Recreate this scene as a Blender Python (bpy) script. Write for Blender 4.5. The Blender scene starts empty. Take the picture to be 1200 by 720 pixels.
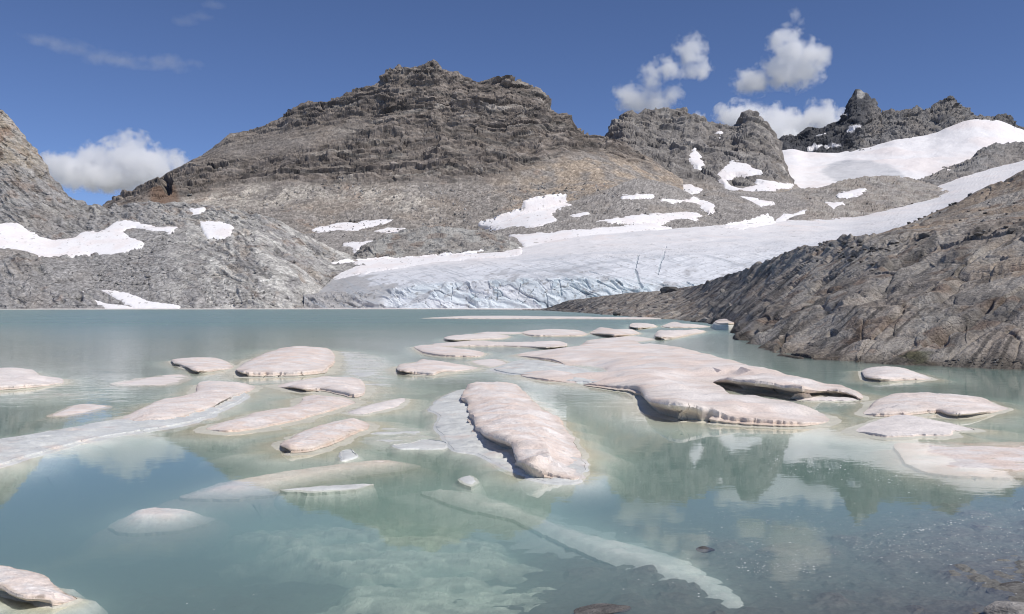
import bpy, bmesh, math, random
import numpy as np
from mathutils import Vector, geometry, noise as mnoise

S = bpy.context.scene
# ------------------------------------------------------------------ camera
F, CX, HOR, CAMZ = 1040.0, 600.0, 357.5, 3.0       # focal length and horizon of the photograph (1200 px wide)
cam_d = bpy.data.cameras.new("camera"); cam = bpy.data.objects.new("camera", cam_d)
S.collection.objects.link(cam); S.camera = cam
cam_d.sensor_width = 36.0; cam_d.lens = 36.0 * F / 1200.0
cam_d.clip_start = 0.1; cam_d.clip_end = 40000
cam.location = (0, 0, CAMZ)
cam.rotation_euler = (math.radians(90) - math.atan(2.5 / F), 0, 0)
# ------------------------------------------------------------------ light
SUN = Vector((0.64, -0.42, 1.02)).normalized()
EL = math.asin(SUN.z); AZ = math.atan2(SUN.x, SUN.y)
world = bpy.data.worlds.new("World"); S.world = world; world.use_nodes = True
wn = world.node_tree; bg = wn.nodes["Background"]; bg.inputs["Strength"].default_value = 0.108
sky = wn.nodes.new("ShaderNodeTexSky"); sky.sky_type = 'NISHITA'; sky.sun_disc = False
sky.sun_elevation = EL; sky.sun_rotation = AZ
sky.altitude = 2800; sky.air_density = 0.8; sky.dust_density = 0.0; sky.ozone_density = 6.0
tint = wn.nodes.new("ShaderNodeVectorMath"); tint.operation = 'MULTIPLY'; tint.inputs[1].default_value = (1.0, 0.93, 1.0)
wn.links.new(sky.outputs[0], tint.inputs[0]); wn.links.new(tint.outputs[0], bg.inputs["Color"])
sun_d = bpy.data.lights.new("sun", 'SUN'); sun_d.energy = 3.6; sun_d.angle = math.radians(0.53); sun_d.color = (1, 0.955, 0.89)
sun = bpy.data.objects.new("sun", sun_d); S.collection.objects.link(sun)
sun.rotation_euler = SUN.to_track_quat('Z', 'Y').to_euler(); sun.location = (60, -40, 90)
S.view_settings.view_transform = 'Standard'; S.view_settings.look = 'None'
S.view_settings.exposure = 0.0; S.view_settings.gamma = 1.0; S.view_settings.use_curve_mapping = False
S.render.engine = 'CYCLES'
S.cycles.use_denoising = True; S.cycles.denoiser = 'OPENIMAGEDENOISE'
S.cycles.max_bounces = 16; S.cycles.diffuse_bounces = 2; S.cycles.glossy_bounces = 3
S.cycles.transparent_max_bounces = 12; S.cycles.volume_bounces = 12
S.cycles.pixel_filter_type = 'BLACKMAN_HARRIS'; S.cycles.filter_width = 1.05
S.cycles.use_adaptive_sampling = True; S.cycles.adaptive_threshold = 0.02

C = S.collection
# ------------------------------------------------------------------ numpy noise
_rng = np.random.default_rng(7)
_T = _rng.random((32, 32, 32)).astype(np.float32)
def vnoise(P, seed=0):
    P = np.asarray(P, np.float32) + np.float32(seed * 17.31 + 100.0)
    i = np.floor(P).astype(np.int32); f = P - i; f = f * f * (3 - 2 * f); i &= 31; j = (i + 1) & 31
    x0, y0, z0 = i[..., 0], i[..., 1], i[..., 2]; x1, y1, z1 = j[..., 0], j[..., 1], j[..., 2]
    fx, fy, fz = f[..., 0], f[..., 1], f[..., 2]
    a = _T[x0, y0, z0] * (1 - fx) + _T[x1, y0, z0] * fx
    b = _T[x0, y1, z0] * (1 - fx) + _T[x1, y1, z0] * fx
    c = _T[x0, y0, z1] * (1 - fx) + _T[x1, y0, z1] * fx
    d = _T[x0, y1, z1] * (1 - fx) + _T[x1, y1, z1] * fx
    return (a * (1 - fy) + b * fy) * (1 - fz) + (c * (1 - fy) + d * fy) * fz * 1.0 - 0.5
def fbm(P, octv=4, seed=0, gain=0.5):
    P = np.asarray(P, np.float32); t = 0; a = 1.0
    for k in range(octv):
        t = t + a * vnoise(P * np.float32(2.03 ** k), seed + k * 3); a *= gain
    return t
_H = _rng.random((64, 64, 8)).astype(np.float32)
_perm = _rng.permutation(64).astype(np.int32)
def _hash(i, j, k):
    h = (i * 73 + _perm[(j * 31 + _perm[k & 63]) & 63] * 17) & 63
    g = (j * 57 + _perm[(i * 13 + _perm[(k * 7) & 63]) & 63] * 29) & 63
    return h, g
def cells(P, seed=0):
    """nearest cell of a jittered grid: (random id, facet tilt, distance to the cell border)"""
    P = np.asarray(P, np.float32) + np.float32(seed * 9.7 + 50)
    b = np.floor(P).astype(np.int32)
    f1 = np.full(P.shape[:-1], 9e9, np.float32); f2 = f1.copy(); rid = np.zeros_like(f1); tilt = np.zeros_like(f1)
    for dx in (-1, 0, 1):
        for dy in (-1, 0, 1):
            for dz in (-1, 0, 1):
                h, g = _hash(b[..., 0] + dx, b[..., 1] + dy, b[..., 2] + dz)
                r = _H[h, g]
                ox = P[..., 0] - (b[..., 0] + dx + 0.1 + 0.8 * r[..., 0])
                oy = P[..., 1] - (b[..., 1] + dy + 0.1 + 0.8 * r[..., 1])
                oz = P[..., 2] - (b[..., 2] + dz + 0.1 + 0.8 * r[..., 2])
                d = ox * ox + oy * oy + oz * oz
                n = d < f1
                f2 = np.where(n, f1, np.minimum(f2, d)); f1 = np.where(n, d, f1)
                rid = np.where(n, r[..., 3], rid)
                tilt = np.where(n, (r[..., 4] - .5) * ox + (r[..., 5] - .5) * oy + (r[..., 6] - .5) * oz, tilt)
    return rid, tilt, np.sqrt(f2) - np.sqrt(f1)
def sstep(a, b, x):
    t = np.clip((x - a) / (b - a), 0, 1); return t * t * (3 - 2 * t)
def lerp(a, b, t): return a + (b - a) * t
def mixc(col, c, m): return col + (np.asarray(c, np.float32) - col) * m[..., None]

# ------------------------------------------------------------------ photo point -> place
def to_world(px, py, d):
    return np.stack([(px - CX) / F * d, d + 0 * px, CAMZ + (HOR - py) / F * d], -1)
def lake_d(py, z=0.0): return F * (CAMZ - z) / (py - HOR)
def lake_pt(px, py, z=0.0):
    d = lake_d(py, z); return Vector(((px - CX) / F * d, d, z))

# ------------------------------------------------------------------ polygon helpers
def poly_sdf(poly, X, Y):
    """signed distance to a polygon, positive inside"""
    poly = np.asarray(poly, np.float64); d = np.full(X.shape, 1e18); ins = np.zeros(X.shape, bool)
    n = len(poly)
    for a in range(n):
        x0, y0 = poly[a]; x1, y1 = poly[(a + 1) % n]
        ex, ey = x1 - x0, y1 - y0; L = ex * ex + ey * ey + 1e-12
        t = np.clip(((X - x0) * ex + (Y - y0) * ey) / L, 0, 1)
        d = np.minimum(d, (X - x0 - t * ex) ** 2 + (Y - y0 - t * ey) ** 2)
        if y0 != y1:
            c = ((y0 <= Y) != (y1 <= Y)) & (X < x0 + (Y - y0) / (y1 - y0) * ex)
            ins ^= c
    return np.where(ins, 1, -1) * np.sqrt(d)

# ------------------------------------------------------------------ mesh / object helpers
def link(o, parent=None):
    C.objects.link(o)
    if parent: o.parent = parent
    return o
def mesh_np(name, V, Fq, mat, col=None, smooth=False, parent=None, attr="Col"):
    me = bpy.data.meshes.new(name)
    V = np.asarray(V, np.float32).reshape(-1, 3); Fq = np.asarray(Fq, np.int32)
    k = Fq.shape[1]
    me.vertices.add(len(V)); me.vertices.foreach_set("co", V.ravel())
    me.loops.add(Fq.size); me.loops.foreach_set("vertex_index", Fq.ravel())
    me.polygons.add(len(Fq)); me.polygons.foreach_set("loop_start", np.arange(0, Fq.size, k, dtype=np.int32))
    me.polygons.foreach_set("use_smooth", np.full(len(Fq), smooth))
    me.update(calc_edges=True)
    if col is not None:
        a = me.attributes.new(attr, 'FLOAT_COLOR', 'POINT')
        a.data.foreach_set("color", np.concatenate([col.reshape(-1, 3), np.ones((len(V), 1))], 1).astype(np.float32).ravel())
    me.materials.append(mat)
    return link(bpy.data.objects.new(name, me), parent)
def grid_faces(nv, nu, keep=None):
    a = np.arange(nv * nu).reshape(nv, nu)
    q = np.stack([a[:-1, :-1], a[:-1, 1:], a[1:, 1:], a[1:, :-1]], -1)
    return q.reshape(-1, 4) if keep is None else q[keep]
def tag(o, label=None, cat=None, group=None, kind=None):
    if label: o["label"] = label
    if cat: o["category"] = cat
    if group: o["group"] = group
    if kind: o["kind"] = kind
    return o
def empty(name, loc):
    o = bpy.data.objects.new(name, None); o.location = loc; o.empty_display_size = 0.2
    return link(o)

# ------------------------------------------------------------------ materials
def new_mat(name):
    m = bpy.data.materials.new(name); m.use_nodes = True
    nt = m.node_tree; nt.nodes.clear()
    out = nt.nodes.new("ShaderNodeOutputMaterial")
    return m, nt, out
def N(nt, t, **kw):
    n = nt.nodes.new(t)
    for k, v in kw.items():
        if k in n.inputs.keys(): n.inputs[k].default_value = v
        else: setattr(n, k, v)
    return n
def noise_node(nt, vec, scale, detail=4, rough=0.55, dist=0.0):
    n = N(nt, "ShaderNodeTexNoise"); n.inputs["Scale"].default_value = scale; n.inputs["Detail"].default_value = detail
    n.inputs["Roughness"].default_value = rough; n.inputs["Distortion"].default_value = dist
    nt.links.new(vec, n.inputs["Vector"]); return n
def maprange(nt, sock, a, b, c, d):
    n = N(nt, "ShaderNodeMapRange"); n.inputs["From Min"].default_value = a; n.inputs["From Max"].default_value = b
    n.inputs["To Min"].default_value = c; n.inputs["To Max"].default_value = d
    nt.links.new(sock, n.inputs["Value"]); return n.outputs["Result"]
def math_node(nt, op, a, b=None):
    n = N(nt, "ShaderNodeMath", operation=op)
    for i, v in enumerate((a, b)):
        if v is None: continue
        if isinstance(v, (int, float)): n.inputs[i].default_value = v
        else: nt.links.new(v, n.inputs[i])
    return n.outputs[0]
def surf_mat(name, L, rough=0.9, lo=0.72, hi=1.25, bump=0.6, stretch=(1, 1, 1), fine=1.0, rot=(0, 0, 0), attr="Col", bscale=1.0, cracks=0.0, cstretch=(1, 1, 1), crot=(0, 0, 0)):
    """vertex-colour driven mineral or snow surface; L = metres per photo pixel at the object"""
    m, nt, out = new_mat(name)
    b = N(nt, "ShaderNodeBsdfPrincipled"); b.inputs["Roughness"].default_value = rough
    b.inputs["Specular IOR Level"].default_value = 0.25
    tc = N(nt, "ShaderNodeTexCoord"); mp = N(nt, "ShaderNodeMapping"); mp.inputs["Scale"].default_value = stretch
    mp.inputs["Rotation"].default_value = rot
    nt.links.new(tc.outputs["Object"], mp.inputs["Vector"])
    at = N(nt, "ShaderNodeAttribute", attribute_name=attr)
    n1 = noise_node(nt, mp.outputs[0], 0.35 * fine / L, 5, 0.62)
    n2 = noise_node(nt, mp.outputs[0], 0.06 * fine / L, 4, 0.6, 0.4)
    f = math_node(nt, 'MULTIPLY', maprange(nt, n1.outputs[0], 0.3, 0.7, lo, hi), maprange(nt, n2.outputs[0], 0.3, 0.7, 0.5 + lo / 2, 0.5 + hi / 2))
    vm = N(nt, "ShaderNodeVectorMath", operation='SCALE')
    nt.links.new(at.outputs["Color"], vm.inputs[0]); nt.links.new(f, vm.inputs["Scale"])
    nt.links.new(vm.outputs[0], b.inputs["Base Color"])
    bp = N(nt, "ShaderNodeBump"); bp.inputs["Strength"].default_value = bump; bp.inputs["Distance"].default_value = 1.6 * L * bscale
    nt.links.new(n1.outputs[0], bp.inputs["Height"]); last = bp
    if cracks:
        for sc_, w_ in ((0.05, 1.0), (0.16, 0.5)):
            mc = N(nt, "ShaderNodeMapping"); mc.inputs["Scale"].default_value = cstretch; mc.inputs["Rotation"].default_value = crot
            wv = noise_node(nt, tc.outputs["Object"], 0.08 / L, 3, 0.6)
            va_ = N(nt, "ShaderNodeVectorMath", operation='MULTIPLY_ADD'); nt.links.new(wv.outputs["Color"], va_.inputs[0]); va_.inputs[1].default_value = (5 * L,) * 3
            nt.links.new(tc.outputs["Object"], va_.inputs[2]); nt.links.new(va_.outputs[0], mc.inputs["Vector"])
            vo = N(nt, "ShaderNodeTexVoronoi", feature='DISTANCE_TO_EDGE'); vo.inputs["Scale"].default_value = sc_ / L
            nt.links.new(mc.outputs[0], vo.inputs["Vector"])
            b3 = N(nt, "ShaderNodeBump"); b3.inputs["Strength"].default_value = cracks; b3.inputs["Distance"].default_value = 3.0 * L * w_
            nt.links.new(maprange(nt, vo.outputs["Distance"], 0, 0.07, 0, 1), b3.inputs["Height"]); nt.links.new(last.outputs[0], b3.inputs["Normal"]); last = b3
    nt.links.new(last.outputs[0], b.inputs["Normal"])
    nt.links.new(b.outputs[0], out.inputs["Surface"])
    return m

GREY = np.array((0.34, 0.325, 0.31)); WARM = np.array((0.335, 0.30, 0.265)); DARK = np.array((0.13, 0.125, 0.12))
PALE = np.array((0.50, 0.48, 0.44)); TAN = np.array((0.43, 0.365, 0.295)); RUST = np.array((0.25, 0.165, 0.115))
SNOW = np.array((0.86, 0.835, 0.825)); PINK = np.array((0.84, 0.755, 0.715)); BLUEICE = np.array((0.68, 0.73, 0.755)); DIRTYICE = np.array((0.56, 0.555, 0.55))

# ------------------------------------------------------------------ landforms
class Land:
    """a surface lofted through contour lines, each given as (px, py, distance); world-space relief on top"""
    def __init__(self, curves, px0, px1, step, Ld, crest=None, hard=(), soft_crest=False, blur=0):
        self.blur = blur
        self.curves = [np.array(c, float) for c in curves]; self.px0, self.px1, self.step = px0, px1, step
        self.L = Ld / F; self.crest = len(curves) - 2 if crest is None else crest; self.snow = []
        g = np.arange(min(c[0, 0] for c in self.curves), max(c[-1, 0] for c in self.curves) + 1.0)
        def soft(a, n):
            kr = np.hanning(2 * n + 3)[1:-1]; kr /= kr.sum()
            return np.convolve(np.pad(a, n, mode='reflect', reflect_type='odd'), kr, 'valid')
        for k, c in enumerate(self.curves):
            py, d = np.interp(g, c[:, 0], c[:, 1]), np.interp(g, c[:, 0], c[:, 2])
            if k not in hard:
                d = soft(d, 30)
                if k != self.crest: py = soft(py, 14)
                elif soft_crest: py = soft(py, 12)
            self.curves[k] = np.stack([g, py, d], 1)
    def rows(self, px):
        return [(np.interp(px, c[:, 0], c[:, 1]), np.interp(px, c[:, 0], c[:, 2])) for c in self.curves]
    def at(self, px, py):
        """smooth surface point under image point (visible contours only)"""
        R = self.rows(px); d = R[0][1].copy() * 1.0
        for k in range(self.crest):
            (a, da), (b, db) = R[k], R[k + 1]
            t = np.clip((a - py) / np.maximum(a - b, 1e-3), 0, 1)
            d = np.where(py <= a, lerp(da, db, t), d)
        return to_world(px, py, d)
    def build(self, name, mat, style, rowpx=None, seed=0, hard_rows=False):
        px = np.arange(self.px0, self.px1 + self.step, self.step); R = self.rows(px)
        py_l, d_l, v_l = [], [], []
        for k in range(len(R) - 1):
            (a, da), (b, db) = R[k], R[k + 1]
            n = max(4, int(np.percentile(np.abs(a - b), 90) / (rowpx or self.step))) if k < self.crest else 10
            n = max(n, 6, int(np.percentile(np.abs(da - db)[(px > 0) & (px < 1200)], 50) / (self.L * 3.0)) if (k < self.crest and hard_rows) else 0)
            for t in np.arange(n) / n:
                py_l.append(lerp(a, b, t)); d_l.append(lerp(da, db, t)); v_l.append(k + t)
        py_l.append(R[-1][0]); d_l.append(R[-1][1]); v_l.append(len(R) - 1)
        PY = np.array(py_l); D = np.array(d_l); PX = np.broadcast_to(px, PY.shape); VV = np.broadcast_to(np.array(v_l)[:, None], PY.shape)
        W = to_world(PX, PY, D)
        # broad smoothing of the loft before taking normals
        Ws = W.copy()
        for _ in range(6):
            Ws[1:-1] = (Ws[:-2] + 2 * Ws[1:-1] + Ws[2:]) / 4
            Ws[:, 1:-1] = (Ws[:, :-2] + 2 * Ws[:, 1:-1] + Ws[:, 2:]) / 4
        du = np.gradient(Ws, axis=1); dv = np.gradient(Ws, axis=0)
        Nn = np.cross(du, dv); Nn /= np.linalg.norm(Nn, axis=-1, keepdims=True) + 1e-9
        P = (W / self.L).astype(np.float32)
        disp, col = style(PX, PY, VV, P, seed)
        for _ in range(self.blur):                       # the relief may not be finer than the mesh can carry
            disp[:, 1:-1] = (disp[:, :-2] + 2 * disp[:, 1:-1] + disp[:, 2:]) / 4; disp[1:-1] = (disp[:-2] + 2 * disp[1:-1] + disp[2:]) / 4
        m = np.zeros(PX.shape)
        for poly in self.snow:
            x0, y0 = np.min(poly, 0) - 8; x1, y1 = np.max(poly, 0) + 8
            bx = (PX > x0) & (PX < x1) & (PY > y0) & (PY < y1)
            if bx.any():
                m[bx] = np.maximum(m[bx], sstep(-3, 3, poly_sdf(poly, PX[bx], PY[bx])))
        disp = disp * (1 - 0.85 * m) - 0.4 * m
        W = W + Nn * (disp * self.L)[..., None]
        self.W, self.N = W, Nn; self.front = VV <= self.crest
        if name == "mountain": col = col * np.array((1.04, 0.99, 0.93), np.float32)      # iron-stained, warm gneiss
        elif name in ("rocky_ridge", "moraine", "rocky_shore"): col = col * np.array((1.02, 0.99, 0.955), np.float32)
        o = mesh_np(name, W, grid_faces(*PX.shape), mat, col)
        tag(o, kind='structure')
        w = W[self.front]; self.proj = np.stack([CX + F * w[:, 0] / w[:, 1], HOR - F * (w[:, 2] - CAMZ) / w[:, 1]], -1); self.pw = w; self.pn = Nn[self.front]
        return o
    def near(self, px, py):
        d = (self.proj[:, 0] - px) ** 2 + (self.proj[:, 1] - py) ** 2
        c = d < max(2.5, d.min() * 1.01 + 0.1)
        k = np.flatnonzero(c)[np.argmin(self.pw[c][:, 1])]
        return self.pw[k], self.pn[k]

def basis(nx, nz, ny=0.25):
    n = np.array([nx, ny, nz], float); n /= np.linalg.norm(n)
    a = np.cross([0, 1, 0], n); a /= np.linalg.norm(a); b = np.cross(n, a)
    return np.stack([a, b, n], 1).astype(np.float32)

def rock_relief(P, seed, B, cliff, blocks=((46, 20, 3.4), (17, 7, 2.0), (7, 3, 1.0)), ledge=(22, 3.0), rough=1.0, crack=1.0, warp=9, pillow=False):
    """bedded, fractured relief in pixels + tone; blocks = (length along the bedding, thickness, height)"""
    w = np.stack([fbm(P / 40, 3, seed + 11), fbm(P / 40, 3, seed + 12), fbm(P / 40, 3, seed + 13)], -1) * warp
    Q = (P + w) @ B
    disp = 6 * fbm(P / 70, 3, seed + 1) * rough; tone = np.zeros(P.shape[:-1], np.float32)
    for k, (sl, sn, amp) in enumerate(blocks):
        r, t, e = cells(Q / np.array([sl, sl, sn], np.float32), seed + 20 + k)
        step = (r - .5) * 0.9 * (sstep(0, 0.22, e) * 0.8 if pillow else 1.0) + t * (1.9 if not pillow else 1.5 * sstep(0, 0.12, e))
        disp = disp + cliff * amp * rough * step
        if k < 2: disp = disp - cliff * crack * amp * 0.5 * np.exp(-e / 0.06) * sstep(0.35, 0.6, r)
        tone = tone + (r - .5) * (0.8 if k else 0.5)
    if ledge:
        s = Q[..., 2] / ledge[0] + 1.0 * fbm(Q / np.array([140, 140, 40], np.float32), 2, seed + 5)
        fr = s - np.floor(s)
        brk = sstep(-0.10, 0.2, fbm(Q / np.array([70, 70, 10], np.float32), 3, seed + 6))
        disp = disp + cliff * ledge[1] * brk * (np.where(fr < 0.78, fr / 0.78, (1 - fr) / 0.22) - 0.4) * 1.9
        s2 = s * 3.1 + 0.8 * vnoise(Q / np.array([40, 40, 20], np.float32), seed + 15); f2 = s2 - np.floor(s2)
        disp = disp + cliff * ledge[1] * 0.4 * sstep(-0.1, 0.15, fbm(Q / np.array([34, 34, 7], np.float32), 2, seed + 16)) * np.where(f2 < 0.8, f2 / 0.8, (1 - f2) / 0.2)
    r, t, e = cells(Q / np.array([3.6, 3.6, 1.7], np.float32), seed + 29)
    disp = disp + cliff * 0.5 * rough * (r - .5); tone = tone + 0.75 * (r - .5)
    bed = fbm(Q / np.array([30, 30, 2.2], np.float32), 3, seed + 17)
    disp = disp + cliff * 1.0 * rough * bed + 0.5 * rough * fbm(P / 4, 2, seed + 7)
    tone = tone + 0.5 * bed
    return disp, tone, Q

def scree_relief(P, seed, amp=1.0):
    r, t, e = cells(P / 4.2, seed + 40); r2, t2, e2 = cells(P / 2.2, seed + 41)
    return amp * (0.9 * (r - .5) * sstep(0.55, 0.9, r) * 2.2 + 0.5 * t + 0.5 * (r2 - .5) + 5 * fbm(P / 50, 3, seed + 42)), r2 - .5 + 0.6 * (r - .5)

# ================================================================== LANDFORMS
ROCK = {}
def rock_mat(L, key, **kw):
    if key not in ROCK: ROCK[key] = surf_mat(key, L, **kw)
    return ROCK[key]

# ---- main mountain
crest_main = [(-100,330),(60,275),(140,234),(165,222),(200,201),(240,180),(268,158),(290,152),(325,140),(345,128),(372,122),(385,117),(400,112),(420,103),
 (440,101),(452,97),(456,84),(464,80),(468,77),(472,81),(484,78),(500,73),(508,71),(514,76),(520,82),(528,86),(540,89),(560,90),(580,88),(596,89),
 (602,95),(615,100),(625,104),(633,105),(640,110),(644,117),(646,128),(660,130),(670,135),(673,145),(680,152),(690,157),(705,157),(718,160),(760,185),(830,230),(900,270)]
main = Land([
 [(-100,345,1080),(140,262,1080),(300,285,1080),(400,296,1080),(500,296,1090),(600,285,1100),(700,250,1150),(760,235,1200),(900,280,1250)],
 [(-100,338,1180),(140,243,1300),(230,236,1340),(300,226,1350),(400,222,1350),(480,215,1350),(560,215,1360),(640,215,1370),(700,205,1400),(760,215,1430),(900,275,1450)],
 [(-100,334,1240),(140,238,1380),(230,205,1440),(300,185,1460),(400,160,1470),(480,150,1480),(560,150,1480),(640,165,1480),(700,178,1500),(760,200,1520),(900,272,1520)],
 [(x, y, 1560 + 0.05 * abs(x - 500)) for x, y in crest_main],
 [(x, y + 30, 1760) for x, y in crest_main],
 [(-100,360,2300),(900,360,2300)]], 100, 800, 1.0, 1420, crest=3)
def st_main(PX, PY, V, P, s):
    B = basis(-0.06, 1.0)
    left = sstep(430, 250, PX)
    footy = np.interp(PX, [140, 230, 300, 400, 480, 560, 640, 700, 760], [243, 226, 212, 215, 212, 212, 190, 178, 190])
    nz = 9 * fbm(P / 45, 3, s + 3)
    cliff = sstep(footy + 10, footy - 6, PY + nz)
    bench = np.exp(-((PY - np.interp(PX, [200, 280, 340, 430], [190, 172, 165, 150]) + nz) / 13) ** 2) * sstep(450, 400, PX)
    cliff = cliff * (1 - 0.7 * bench)
    # steep buttresses of the right half, gullies between them
    gul = fbm(np.stack([P[..., 0] / 26 + P[..., 2] / 90, P[..., 1] / 200, P[..., 2] / 160], -1), 3, s + 9)
    d, tone, Q = rock_relief(P, s, B, cliff, blocks=((44, 13, 3.6), (17, 6, 2.0), (7, 2.6, 0.8)), ledge=(21, 5.6))
    d = d + cliff * 7 * gul * sstep(430, 560, PX)
    # thick dark ledge of the lower cliff
    ly = np.interp(PX, [220, 300, 380, 480, 560], [222, 209, 201, 194, 200]) + 4 * fbm(P / 30, 2, s + 4)
    d = d + 5 * np.where((PY < ly), np.clip(1 - (ly - PY) / 9, 0, 1), 0) * sstep(570, 520, PX) * sstep(210, 260, PX)
    ds, ts = scree_relief(P, s)
    disp = lerp(ds, d, np.clip(cliff + 0.12, 0, 1))
    cv = np.sqrt(((PX - 197) / 7.5) ** 2 + ((PY - 219) / 10.0) ** 2)     # the cave
    disp = disp - 15 * sstep(1.1, 0.8, cv)
    col = np.broadcast_to(GREY * 0.76, PX.shape + (3,)).astype(np.float32).copy()
    n1 = fbm(P / 40, 3, s + 30); n2 = fbm(P / 14, 3, s + 31)
    col = mixc(col, WARM * 0.84, sstep(-0.1, 0.4, n1) * 0.8)
    rt = sstep(560, 650, PX + 60 * n1) * sstep(120, 175, PY)
    col = mixc(col, TAN * 0.86, rt * sstep(-0.25, 0.3, n2 + 0.05) * 0.85)
    band = np.exp(-((PY - np.interp(PX, [200, 300, 400, 500, 560], [240, 228, 226, 240, 260]) + 10 * n1) / 15) ** 2) * sstep(190, 240, PX) * sstep(560, 480, PX)
    col = mixc(col, PALE * 0.92, band * 0.8 * sstep(-0.3, 0.2, n2))
    col = mixc(col, RUST * 1.1, sstep(0.28, 0.5, fbm(P / 22, 3, s + 33)) * 0.3)
    col = mixc(col, np.array((0.205, 0.182, 0.165)), cliff * 0.88)
    col = mixc(col, np.array((0.15, 0.138, 0.128)), cliff * sstep(0.0, 0.7, tone) * 0.6)
    col = mixc(col, DARK * 1.0, cliff * sstep(0.16, 0.36, fbm(Q / np.array([40, 40, 4], np.float32), 3, s + 35)) * 0.75)  # dark bedding streaks: ledge shadow and lichen together, painted into the colour
    col = mixc(col, DARK * 0.7, cliff * sstep(0.12, 0.26, fbm(Q / np.array([60, 60, 1.7], np.float32), 3, s + 38)) * 0.65)  # thinner bedding lines, again painted ledge shadow mixed with lichen
    col = mixc(col, PALE * 0.8, cliff * sstep(0.2, 0.4, fbm(Q / np.array([34, 34, 5], np.float32), 3, s + 39)) * 0.4)
    col = col * np.exp(0.75 * (1 - cliff) * ts + 0.7 * cliff * tone)[..., None]
    col = mixc(col, RUST * 0.8, sstep(1.6, 1.0, np.sqrt(((PX - 193) / 13) ** 2 + ((PY - 235) / 12.0) ** 2)) * 0.7)
    return disp, np.clip(col, 0.03, 0.8)

# ---- middle ridge
crest_mid = [(600,330),(690,200),(705,172),(712,160),(716,150),(722,140),(730,129),(740,128),(752,130),(770,128),(790,126),(803,127),(806,132),(825,138),(840,144),(856,146),(864,142),
 (868,136),(876,131),(885,133),(890,140),(900,146),(906,153),(911,166),(914,186),(920,206),(932,217),(950,224),(1010,245)]
mid = Land([
 [(600,360,1500),(690,262,1400),(760,262,1400),(850,250,1430),(930,240,1480),(1010,250,1550)],
 [(600,350,1600),(690,230,1560),(730,212,1620),(760,214,1620),(810,226,1560),(850,228,1560),(900,224,1570),(930,224,1600),(1010,236,1650)],
 [(600,340,1700),(690,212,1680),(730,180,1760),(770,172,1780),(820,180,1760),(870,178,1760),(905,180,1740),(914,196,1730),(930,221,1720),(1010,244,1740)],
 [(x, y, 1900) for x, y in crest_mid],
 [(x, y + 24, 2050) for x, y in crest_mid],
 [(600,375,2500),(1010,330,2500)]], 640, 985, 1.0, 1700, crest=3)
def st_mid(PX, PY, V, P, s):
    B = basis(0.42, 0.9)
    n1 = fbm(P / 36, 3, s + 30); n2 = fbm(P / 13, 3, s + 31)
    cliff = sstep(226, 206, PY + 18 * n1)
    d, tone, Q = rock_relief(P, s, B, cliff, blocks=((36, 13, 4.0), (15, 6, 2.2), (6, 2.4, 0.8)), ledge=(17, 3.0))
    gul = fbm(np.stack([P[..., 0] / 22 - P[..., 2] / 60, P[..., 1] / 200, P[..., 2] / 120], -1), 3, s + 9)
    d = d + cliff * 7 * gul
    ds, ts = scree_relief(P, s)
    disp = lerp(ds, d, np.clip(cliff + 0.1, 0, 1))
    col = np.broadcast_to(GREY * 0.88, PX.shape + (3,)).astype(np.float32).copy()
    col = mixc(col, WARM * 0.9, sstep(-0.1, 0.3, n1) * 0.8)
    col = mixc(col, TAN * 0.8, sstep(750, 715, PX + 20 * n1) * 0.8)
    col = mixc(col, TAN * 0.9, sstep(880, 915, PX + 20 * n1) * sstep(-0.2, 0.3, n2) * 0.6)
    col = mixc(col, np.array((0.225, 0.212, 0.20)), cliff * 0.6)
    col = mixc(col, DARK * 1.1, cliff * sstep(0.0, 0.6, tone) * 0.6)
    col = mixc(col, PALE * 0.85, sstep(0.1, 0.4, fbm(P / 20, 3, s + 37)) * 0.35)
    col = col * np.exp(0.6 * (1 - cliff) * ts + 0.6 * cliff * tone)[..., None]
    return disp, np.clip(col, 0.03, 0.8)

# ---- moraine bench between the mountain and the glacier, with the rock island at its right end
moraine_top = [(340,272),(400,270),(480,275),(560,272),(620,250),(680,232),(720,216),(745,208),(780,217),(820,228),(860,224),(905,226),(940,221),(985,212),(1010,206),(1040,204),(1065,208),(1090,216),(1110,222),(1160,230)]
moraine = Land([
 [(340,330,880),(430,316,880),(560,308,890),(680,292,930),(760,284,980),(900,274,1110),(1000,258,1250),(1050,244,1330),(1090,234,1420),(1160,228,1500)],
 [(340,300,960),(430,296,960),(560,290,970),(680,270,1020),(760,262,1080),(900,254,1220),(1000,242,1340),(1050,230,1400),(1090,224,1480),(1160,226,1540)],
 [(x, y, 1140 + max(0, x - 600) * 1.0) for x, y in moraine_top],
 [(x, y + 14, 1260 + max(0, x - 600) * 1.0) for x, y in moraine_top],
 [(340,330,1500),(1160,300,2000)]], 345, 1130, 1.0, 1130, crest=2)
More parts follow.
